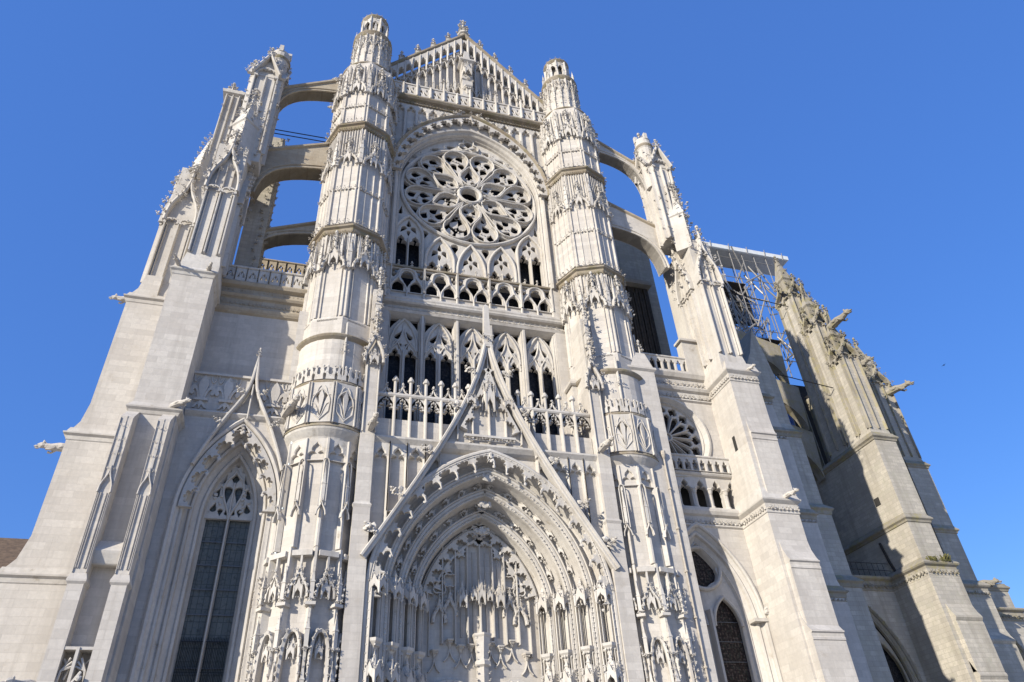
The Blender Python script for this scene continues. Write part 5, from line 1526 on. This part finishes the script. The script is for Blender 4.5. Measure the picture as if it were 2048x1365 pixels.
    for fx, fy, rz in ((xa, 3.7, 0), (xa+s*hw, 4.8, (-PI/2 if s < 0 else PI/2))):
        b = MB().at(fx, fy, 0, rz); ribs(b, [-hw+.1, 0, hw-.1], z0+1.6, 39+k, .2, .26); ribs(b, [-hw+.28, hw-.28], z0+1.6, 39+k, .07, .12)
        ogee_face(b, hw, 39.2+k, 4.6, .34, .36)
        for q in range(16): crocket(b, random.uniform(-hw, hw*.7), -.2, random.uniform(41.0+k, 44.6+k), random.uniform(.35, .55), random.uniform(-.9, .9))
        mk('ogee_gablet', b, M_CARVED, B)
    b = MB(); xq = X(20.9); stack(b, [(xq-.75, 4.3), (xq, 3.4), (xq+.75, 4.3), (xq, 5.1)], [(0, 44+k), (0, 46.5+k), (-.5, 49.5+k)])
    for t in range(9):
        for dx, dy in ((-.75, 0), (0, -.9), (.75, 0)): crocket(b, xq+dx*(1-t*.08), 4.3+dy*(1-t*.08), 44.2+k+t*.62, .5, dx*1.6)
    mk('arm_pinnacle', b, M_CARVED, B)
    b = MB().at(X(20.2), 3.9, 0); ribs(b, [-.5, 0, .5], 46+k, 54.8+k, .16, .2)
    for t in range(6): crocket(b, random.choice((-.5, .5)), -.15, 46.5+k+1.3*t, .35, random.uniform(-1, 1))
    finial(b, -.2, 0, 55.4+k, 1.2, 1.3); mk('arm_panel', b, M_CARVED, B)
    return B
BL = corner_buttress(-1); BR = corner_buttress(1)

# ---- flying buttresses between turret and corner pier
def flyer(s, top0, top1, soff, y0, y1, mat, label):
    """top0 height at the pier, top1 at the turret; soff = soffit points from pier to turret (x measured outward from the axis)"""
    P = [(s*16.9, top0), (s*11.0, top1)]
    so = [(s*x, z) for x, z in soff]
    b = MB(); plate(b, P+so[::-1], (), y0, y1, 0, True)
    F = mk('flying_buttress', b, mat, CATH, label)
    b = MB(); path = so if s < 0 else so[::-1]
    sweep(b, path, [(0, y1-.05), (0, y0-.12), (.12, y0-.12), (.2, y0-.02), (.30, y0-.02), (.34, y0-.10), (.44, y0-.10), (.5, y0+.05)]); mk('arch_moulding', b, mat, F)
    b = MB(); cp = P if s < 0 else P[::-1]
    sweep(b, cp, [(-.22, y0+.05), (-.12, y0-.16), (.04, y0-.18), (.10, y0-.1), (.14, (y0+y1)/2), (.10, y1+.1), (-.1, y1+.1)]); mk('coping', b, M_WARM, F)
    return F
def soffit(x0, z0, x1, z1, r):
    return bez((x0, z0), (x0-.25, z0+(z1-z0)*.75), (x0-1.6, z1-.35), (x1, z1), 12)
for s in (-1, 1):
    t = 'left' if s < 0 else 'right'; m_ = M_WARM if s < 0 else M_ASHLAR; dz = 0 if s < 0 else -.6
    flyer(s, 55.2+dz, 58.9+dz, soffit(16.6, 51.8+dz, 10.8, 56.5+dz, 0), 2.6, 3.6, m_, 'uppermost flying arch by the '+t+' turret')
    flyer(s, 47.2+dz, 49.9+dz, soffit(16.6, 42.4+dz, 10.8, 46.4+dz, 0), 2.6, 3.8, m_, 'middle flying arch by the '+t+' turret')
    if s < 0: flyer(s, 41.0, 43.7, soffit(16.6, 37.5, 10.8, 42.0, 0), 5.4, 6.6, M_OLD, 'lowest dark flying arch behind the left terrace')
    b = MB().at(s*16.3, 3.0, 55.3+dz); finial(b, 0, 0, 0, 1.5, 1.4); mk('arch_finial', b, M_CARVED, CATH)
    b = MB().at(s*16.3, 3.0, 47.2+dz); finial(b, 0, 0, 0, 1.2, 1.4); mk('arch_finial', b, M_CARVED, CATH)
for dy, dz in ((0, 0), (.25, -.18)):
    b = MB(); tube(b, [(-16.5, 4+dy, 51.75+dz), (-11.5, 4+dy, 51.9+dz)], .045, 5); mk('tie_rod', b, M_IRON, CATH)
# piers of the transept aisle seen behind the terraces
for s in (-1,):
    b = MB(); stack(b, rect(*((-17.2, -15.6) if s < 0 else (15.6, 17.2)), 5.0, 6.8), [(0, 32), (0, 52)])
    for z in np.arange(34, 52, .8): crocket(b, (-16.0 if s < 0 else 16.0), 5.0, z, .5, random.uniform(-1, 1)); crocket(b, (-15.6 if s < 0 else 15.6), 5.2, z+.4, .5, PI/2*(1 if s < 0 else -1))
    mk('rear_pier', b, M_OLD if s < 0 else M_ASHLAR, CATH)
# clerestory of the far side seen through the left arches
b = MB(); box(b, -16.6, -9.0, 13.0, 15, 30, 43.4); RC = mk('nave_wall', b, M_OLD, CATH)
hprof('nave_cornice', -16.6, -9.0, [(41.2, 13), (41.3, 12.75), (41.5, 12.7), (41.6, 12.95), (42.0, 12.95), (42.1, 12.6), (42.4, 12.5), (42.5, 12.9), (43.2, 12.8), (43.3, 12.5), (43.5, 12.5), (43.5, 13.5)], M_WARM, RC)
tracery_balustrade(-16.6, -9.0, 12.6, 43.5, 45.0, 10, 'nave_parapet', M_WARM)
# boarded-up opening behind the right terrace
b = MB(); box(b, 12.6, 18.0, 8.2, 8.8, 31, 44.4)
for i in range(20): box(b, 12.6+i*.27, 12.6+i*.27+.2, 8.0+.05*(i % 2), 8.2, 31, 44.2-.3*(i % 3))
mk('board_screen', b, M_TIMBER, CATH)
b = MB(); box(b, 12.0, 18.2, 7.6, 9, 44.4, 44.8); box(b, 9, 19.5, 9, 11, 31, 55); mk('rear_wall', b, M_OLD, CATH)
# terrace doorway shelter
b = MB(); box(b, 16.4, 17.9, 2.6, 3.4, 31.0, 34.0); box(b, 16.2, 18.0, 2.4, 3.4, 34.0, 34.2); mk('doorway', b, M_CARVED, CATH)

# ---- rain pipes
def pipe(x, y, z0, z1, mat, r=.09):
    b = MB(); tube(b, [(x, y, z0), (x, y, z1)], r, 8)
    for z in np.arange(z0+2, z1, 2.6): stack(b, ngon(x, y, r, 8), [(.0, z), (.05, z), (.05, z+.1), (0, z+.1)])
    stack(b, ngon(x, y, r, 8), [(0, z1-.3), (.12, z1), (.12, z1+.25)])
    return mk('rain_pipe', b, mat, CATH)
pipe(-11.35, 1.4, 0, 22.0, M_ZINC)
pipe(11.6, .55, 0, 22.6, M_COPPER, .06)
# beasts crouching on the cornice ends
gargoyle(-11.9, 1.2, 23.4, .3, .95); gargoyle(-7.15, .2, 22.4, .1, .75); gargoyle(7.15, .2, 22.4, .1, .75)
for z, a in ((58.6, -PI/2), (54.5, -PI/2)): gargoyle(-11.4, 2.8, z, a, .55)
gargoyle(11.6, 2.8, 58.4, PI/2, .55)

# ------------------------------------------------------------------ uncleaned choir to the right
def panel_face(b, hw, z0, z1, crown=True):
    ribs(b, [-hw+.12, hw-.12], z0, z1, .22, .22)
    if hw > .8: ribs(b, [0], z0, z1, .16, .2)
    if crown:
        P = ogee(hw, z1-.1, 2.0, 7); sweep(b, P, [(-.1, .15), (-.1, -.3), (.1, -.34), (.1, .15)])
        crockets_on(b, P[:7], -.3, .5, .8); crockets_on(b, P[6:], -.3, .5, .8); finial(b, 0, -.28, z1+1.8, 1.2, 1.3)
        cusps(b, parch(hw*.5-.02, z1-.35, .5, 5, -hw*.5), 2, .2, .07, -.25, -.1); cusps(b, parch(hw*.5-.02, z1-.35, .5, 5, hw*.5), 2, .2, .07, -.25, -.1)

def choir_buttress(x0, x1, yf, yb, zs, label, tiers, flank=True):
    b = MB(); z_up = zs[0]
    stack(b, rect(x0, x1, yf, yb), [(.35, 0), (.35, zs[2]-.3), (0, zs[2]+.2), (0, z_up)])
    xm, hw = (x0+x1)/2, (x1-x0)/2
    B = mk('choir_buttress', b, M_OLD, CATH, label)
    for z, pr in ((zs[0], .26), (zs[1], .26)):
        b = MB(); stack(b, rect(x0, x1, yf, yb), [(0, z-.35), (.08, z-.3), (.12, z-.15), (pr, z-.02), (pr, z+.08), (.05, z+.35), (0, z+.5)]); mk('string_course', b, M_OLDC, B)
    b = MB(); stack(b, rect(x0, x1, yf, yb), [(.30, zs[2]-1.1), (.36, zs[2]-1.0), (.33, zs[2]-.9), (.36, zs[2]-.25), (.55, zs[2]-.12), (.62, zs[2]), (.55, zs[2]+.12), (.0, zs[2]+.6)]); mk('cornice', b, M_OLDC, B)
    b = MB().at(0, yf-.38, 0); leaf_band(b, x0-.3, x1+.3, 0, zs[2]-.75, .4, .36, True)
    b.M = TM(x0-.38, yf, 0, -PI/2); leaf_band(b, -(yb-yf), .3, 0, zs[2]-.75, .4, .36, True); mk('leaf_frieze', b, M_OLDC, B)
    for z in (15.6, 11.4):
        b = MB(); P = [(yf-.3, z-4), (yf-.75, z-4), (yf-.75, z-.5), (yf-.70, z-.35), (yf-.85, z-.1), (yf-.85, z+.02), (yf-.6, z+.4), (yf-.3, z+1.2)]
        v = [(x, y, zz) for x in (x0+.1, x1+.3) for y, zz in P]; n = len(P)
        b.add(v, [(i, i+1, n+i+1, n+i) for i in range(n-1)]+[tuple(range(n)), tuple(range(n, 2*n))[::-1]]); mk('set_off', b, M_OLD, B)
    # upper tiers: a row of panelled shafts climbing towards the back
    for (ya, yc, zt) in tiers:
        b = MB(); stack(b, rect(x0+.08, x1-.08, ya, yc), [(0, z_up), (0, z_up+.5), (-.1, z_up+1.2), (-.1, zt)])
        t = mk('pinnacle_shaft', b, M_OLD, B)
        b = MB().at(xm, ya+.1, 0); panel_face(b, hw-.15, z_up+1.0, zt); mk('front_panel', b, M_OLDC, t)
        b = MB().at(x0+.18, (ya+yc)/2, 0, -PI/2); panel_face(b, (yc-ya)/2-.05, z_up+1.0, zt-.3); mk('flank_panel', b, M_OLDC, t)
        b = MB().at(x1-.18, (ya+yc)/2, 0, PI/2); panel_face(b, (yc-ya)/2-.05, z_up+1.0, zt-.3); mk('flank_panel', b, M_OLDC, t)
        b = MB(); stack(b, rect(x0+.5, x1-.5, ya+.5, yc-.4), [(0, zt), (0, zt+2.6), (.15, zt+2.8), (-.1, zt+3.3), (-.62, zt+6.2)])
        for q in range(22):
            f = random.uniform(0, 1); a = random.choice((-1, 1))
            crocket(b, xm+a*(hw-.5)*(1-f*.8), (ya+yc)/2-(yc-ya)/2*(1-f)*.7, zt+1+f*4.6, random.uniform(.35, .6), random.uniform(-1.3, 1.3))
        finial(b, xm, (ya+yc)/2, zt+5.6, 1.5, 1.1); mk('spirelet', b, M_OLDC, t)
    return B
CB1 = choir_buttress(39.15, 41.55, 9.6, 19.0, (31.8, 23.9, 19.9), 'sunlit weathered choir buttress in tiers of pinnacles', [(9.7, 11.2, 41.2), (11.3, 13.0, 46.5), (13.1, 15.6, 52.0)])
CB2 = choir_buttress(48.9, 51.5, 15.9, 24.5, (33.0, 26.0, 20.5), 'shaded choir buttress farthest right with gargoyles', [(16.0, 18.1, 43.2), (18.3, 20.9, 47.0)])
CB3 = choir_buttress(59.0, 61.6, 21.5, 30.0, (22.5, 18.0, 15.5), 'low chapel buttress at the lower right edge', [])
b = MB(); box(b, 39.1, 39.3, 11.6, 12.2, 26.0, 26.7); mk('put_log_hole', b, M_DARK, CB1)
b = MB(); tube(b, [(39.0, 13.2, 23.0), (39.02, 12.9, 21.2), (39.0, 12.6, 20.2)], .12, 5); mk('rain_stain', b, M_DARK, CB1)
gargoyle(40.2, 10.2, 45.2, .1, 1.35, M_OLDC); gargoyle(41.3, 11.0, 40.4, .35, 1.2, M_OLDC); gargoyle(50.8, 16.1, 42.0, .5, 1.35, M_OLDC); gargoyle(51.6, 16.2, 20.8, 1.0, 1.0, M_OLDC)
# aisle wall and chapel wall between the buttresses
b = MB(); box(b, 26, 48.5, 19.2, 20.5, 0, 31.5); AW = mk('aisle_wall', b, M_OLD, CATH)
b = MB(); box(b, 29.5, 38.6, 19.0, 19.25, 20.5, 31); mk('aisle_shade_pane', b, M_GLASS, AW)  # added near-black pane, stands in for the shade of the recess
for x in (30.5, 31.8, 33.1, 34.4, 35.7, 37.0):
    b = MB().at(0, 19.0, 0); ribs(b, [x], 20.5, 31, .25, .35); mk('mullion', b, M_OLDC, AW)  # bars added across that dark pane
hprof('aisle_cornice', 26, 48.5, [(31, 19.2), (31.2, 18.8), (31.5, 18.6), (31.8, 18.6), (31.8, 20)], M_OLDC, AW)
b = MB(); box(b, 26, 60, 24, 25, 0, 47.5); CW = mk('choir_clerestory', b, M_DARK, CATH, 'shade-darkened clerestory of the choir behind the buttresses')  # wall coloured near-black, the shade of this mass put into its colour
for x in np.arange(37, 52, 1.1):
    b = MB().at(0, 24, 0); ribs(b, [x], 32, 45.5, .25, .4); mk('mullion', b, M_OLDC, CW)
def chapel(x0, x1, y, zc, xc, hw, zsp, h, label):
    b = MB(); ar = parch(hw, zsp, h, 14, xc, 0.0)
    plate(b, [(x0, 0)]+ar+[(x1, 0), (x1, zc), (x0, zc)], (), y, y+1.4)
    Cc = mk('chapel_wall', b, M_OLD, CATH, label)
    b = MB(); sweep(b, ar, [(.3, y), (.26, y-.14), (.15, y-.17), (.05, y), (0, y), (-.10, y+.12), (-.18, y+.06), (-.26, y+.2), (-.32, y+.18), (-.32, y+.45)]); mk('window_arch', b, M_OLDC, Cc)
    b = MB(); P = offs(parch(hw, zsp, h, 14, xc), .2, False)
    bar(b, [tuple(q) for q in P], .08, y-.16, y-.08)
    for q in P: lump(b, q[0], y-.15, q[1], .10)
    mk('leaf_moulding', b, M_OLDC, Cc)
    b = MB().at(0, y+.38, 0); hi = hw-.45; oz = zsp+h*.52
    ls = [[(xc+sg*hi*.5-hi*.42, 1)]+parch(hi*.42, zsp+.9, hi*.85, 8, xc+sg*hi*.5)+[(xc+sg*hi*.5+hi*.42, 1)] for sg in (-1, 1)]
    plate(b, [(xc-hi, .5)]+parch(hi, zsp, h-.75, 14, xc)+[(xc+hi, .5)], ls+[foil(xc, oz+.5, hi*.36, 6)], 0, .3, .03)
    bar(b, [(xc+hi*.42*math.cos(a), oz+.5+hi*.42*math.sin(a)) for a in np.linspace(0, 2*PI, 28, endpoint=False)], .2, -.16, 0, True)
    for l in ls:
        bar(b, l[1:-1], .18, -.16, 0); xm_ = (l[0][0]+l[-1][0])/2
        ribs(b, [xm_], 1, zsp-.2, .16, .2); bar(b, parch(hi*.19, zsp, .9, 5, xm_-hi*.2), .12, -.1, .1); bar(b, parch(hi*.19, zsp, .9, 5, xm_+hi*.2), .12, -.1, .1)
    ribs(b, [xc], 1, zsp, .4, .3)
    Wc = mk('chapel_window', b, M_OLDC, Cc)
    b = MB(); box(b, xc-hw, xc+hw, y+.72, y+.77, 0, zsp+h); mk('glass', b, M_GLASS, Wc)
    hprof('chapel_cornice', x0, x1, [(zc-1.1, y), (zc-1.0, y-.1), (zc-.9, y-.05), (zc-.25, y-.08), (zc-.12, y-.35), (zc, y-.42), (zc+.1, y-.35), (zc+.3, y+.2)], M_OLDC, Cc)
    b = MB(); leaf_band(b, x0, x1, y-.1, zc-.75, .4, .36, True); mk('leaf_frieze', b, M_OLDC, Cc)
    b = MB(); box(b, x0, x1, y+.2, 19.2 if y < 19 else y+6, zc-.3, zc+.25); mk('chapel_roof', b, M_LEAD, Cc)
    return Cc
chapel(28.0, 39.2, 13.4, 19.9, 33.9, 4.15, 10.9, 7.7, 'shaded chapel wall with a traceried window left of sunlit choir buttress')
chapel(50.5, 59.2, 19.0, 19.5, 54.6, 3.4, 11.2, 7.0, 'chapel wall with traceried window at the far right')
b = MB(); plate(b, [(50.6, 19.6), (60, 19.6), (60, 19.9), (50.6, 20.4)], (), 24, 30, 0, True); mk('apse_roof', b, M_LEAD, CATH)
b = MB()
for x in np.arange(33, 39, .55): tube(b, [(x, 13.3, 20.1), (x, 13.3, 21.2)], .022, 4)
for z in (20.6, 21.2): tube(b, [(32, 13.3, z), (39.2, 13.3, z)], .022, 4)
mk('iron_railing', b, M_IRON, CATH)
# grey pier east of the corner buttress
b = MB(); stack(b, rect(25.6, 29.6, 8.0, 11), [(.5, 0), (.5, 17.2), (.25, 17.6), (.25, 23.0), (0, 23.5), (0, 30.2), (-.3, 31.2), (-.3, 36.0)])
plate(b, [(26.0, 36), (29.3, 36), (28.9, 38.6), (28.4, 41.6), (27.4, 38.6)], (), 8.3, 10.8, 0, True)
RP = mk('east_pier', b, M_OLD, CATH, 'grey gabled pier in shade behind the right corner buttress')
for z, o_ in ((30.2, 0), (23.2, .25), (17.4, .5)):
    b = MB(); stack(b, rect(25.6, 29.6, 8.0, 11), [(o_-.1, z-.5), (o_+.06, z-.4), (o_+.1, z-.15), (o_+.26, z), (o_+.2, z+.1), (o_-.3, z+.6)]); mk('string_course', b, M_OLDC, RP)
# flying arches of the choir
for i, (za, y0) in enumerate(((47.6, 17.2), (41.6, 16.6), (36.2, 16.8))):
    b = MB(); so = bez((38.9, za-5.2), (38.5, za-2.6), (36.4, za-1.2), (29.0, za-.2), 10)
    plate(b, [(39.3, za), (29, za+3.0)]+so[::-1], (), y0, y0+1.0, 0, True); mk('choir_flying_arch', b, M_OLDC, CATH)
b = MB(); tube(b, [(30.5, 14, 51.6), (39.3, 14, 50.8)], .05, 5); mk('tie_rod', b, M_IRON, CATH)
b = MB(); tube(b, [(33.0, 12, 39.4), (39.2, 12, 38.6)], .05, 5); mk('tie_rod', b, M_IRON, CATH)

# ------------------------------------------------------------------ scaffold with its sheeted roof
SC = tag(empty('scaffold', (38, 22, 32)), 'tube scaffold under a white sheeted roof above the choir', 'scaffold')
def spart(name, b, mat):
    b.V = [v-np.array((38, 22, 32.0)) for v in b.V]
    return mk(name, b, mat, SC)
b = MB(); stack(b, [(30.5, 18.0), (45.9, 18.0), (45.9, 21.0), (30.5, 21.0)], [(-.05, 62.8), (.1, 62.9), (.12, 63.5), (0, 63.65), (-.4, 63.8)]); spart('roof_sheet', b, M_SHEET)
for i in range(6):
    b = MB(); x = 32+i*2.6; tube(b, [(x, 17.85, 62.6), (x+.1, 17.8, 63.8)], .05, 5); spart('strap', b, M_STEEL)
for i in range(7):
    for y in (18.3, 20.6, 23.2):
        b = MB(); x = 32.2+i*1.75; tube(b, [(x, y, 33 if i < 3 else 46), (x, y, 62.8)], .06, 6); spart('standard', b, M_STEEL)
for z in (46.5, 50.5, 54.5, 58.5, 61.8):
    for y in (18.3, 23.2):
        b = MB(); tube(b, [(31.5, y, z), (43.5, y, z)], .05, 6); spart('ledger', b, M_STEEL)
rs = random.Random(4)
for i in range(98):
    x = rs.uniform(32, 43.5); z = rs.uniform(46, 60); y = rs.choice((18.4, 20.7, 23.1)); s_ = rs.choice((-1, 1))
    b = MB(); tube(b, [(x, y, z), (x+s_*rs.uniform(.8, 2.6), y+rs.uniform(-1.5, 2.2), min(z+rs.uniform(1.5, 4.5), 62.6))], .10, 6); spart('brace', b, M_STEEL)
b = MB(); box(b, 33, 41.5, 19, 23.5, 49.9, 50.0); box(b, 31.5, 39, 19, 23.5, 58.3, 58.4); spart('deck', b, M_TIMBER)
b = MB(); box(b, 31.5, 42.5, 23.3, 23.4, 55.5, 62.7); spart('shade_backing', b, M_DARK)  # added dark panel in place of the shade under the roof
b = MB()
for x in np.arange(34, 43.5, .22): box(b, x, x+.05, 23.6, 23.62, 37, 60)
for z in np.arange(37, 60, .22): box(b, 34, 43.5, 23.62, 23.64, z, z+.05)
spart('net', b, M_NET)

# ------------------------------------------------------------------ neighbouring old church, plant tufts, bird
p0 = at(2, 1136, 22); zr = p0[1]
OC = tag(empty('old_church', (p0[0]-6, 26, 0)), 'low ochre stone church with a brown tiled roof at lower left', 'church')
def opart(name, b, mat): b.V = [v-np.array((p0[0]-6, 26, 0.)) for v in b.V]; return mk(name, b, mat, OC)
b = MB(); box(b, p0[0]-14, p0[0]+3.5, 22, 32, 0, zr-.5); opart('wall', b, M_RUBBLE)
b = MB(); v = [(x, y, z) for x in (p0[0]-14.4, p0[0]+3.9) for y, z in ((21.5, zr-.7), (21.4, zr-.5), (27, zr+4), (32.5, zr-.5))]
b.add(v, [(0, 4, 5, 1), (1, 5, 6, 2), (2, 6, 7, 3), (0, 1, 2, 3), (7, 6, 5, 4), (0, 3, 7, 4)]); opart('roof', b, M_TILE)

M_WEED = plain('dry weeds', (.16, .15, .05), .9, 0, .5)
def weed(x, y, z, sc, label):
    b = MB()
    for i in range(60):
        a = random.uniform(0, 2*PI); l = random.uniform(.3, .8)*sc; wd = .03*sc
        dx, dy = math.cos(a)*random.uniform(.1, .7)*l, math.sin(a)*random.uniform(.1, .7)*l
        bx, by = random.uniform(-.5, .5)*sc, random.uniform(-.2, .2)*sc
        b.add([(bx-wd, by, 0), (bx+wd, by, 0), (bx+dx*.6+wd, by+dy*.6, l*.7), (bx+dx, by+dy, l*random.uniform(.6, 1))], [(0, 1, 2), (0, 2, 3)])
    o = mk('weed_tuft', b, M_WEED); o.location = (x, y, z)
    tag(o, label, 'plant', 'weeds growing on the cornice')
weed(40.9, 9.0, 20.0, 1.0, 'larger dry weed tuft on the front cornice of sunlit choir buttress')
weed(39.6, 9.0, 20.0, .8, 'small dry weed tuft near the left corner of choir cornice')
bx_, bz_ = at(1888, 731, 20)
b = MB(); rs = np.random.RandomState(2)
b.add(*blob(rs, (0, 0, 0), (.09, .26, .09), .1)); b.add(*blob(rs, (0, -.27, .05), (.07, .09, .07), .1))
for sg in (-1, 1): b.add([(sg*.05, -.12, .02), (sg*.05, .12, .02), (sg*.35, .05, .14), (sg*.62, .12, .06), (sg*.38, -.1, .15), (sg*.05, 0, -.01)], [(0, 1, 2, 4), (4, 2, 3), (5, 1, 2), (5, 2, 4), (5, 4, 0)])
b.add([(-.05, .2, 0), (.05, .2, 0), (.11, .46, .01), (-.11, .46, .01), (0, .3, -.03)], [(0, 1, 2, 3), (4, 2, 1), (4, 3, 0), (4, 2, 3)])
o = mk('bird', b, M_BIRD); o.location = (bx_, 20, bz_); o.rotation_euler = (0, .3, 2.2); o.scale = (.55, .55, .55)
tag(o, 'tiny dark bird flying in the clear sky at right', 'bird')
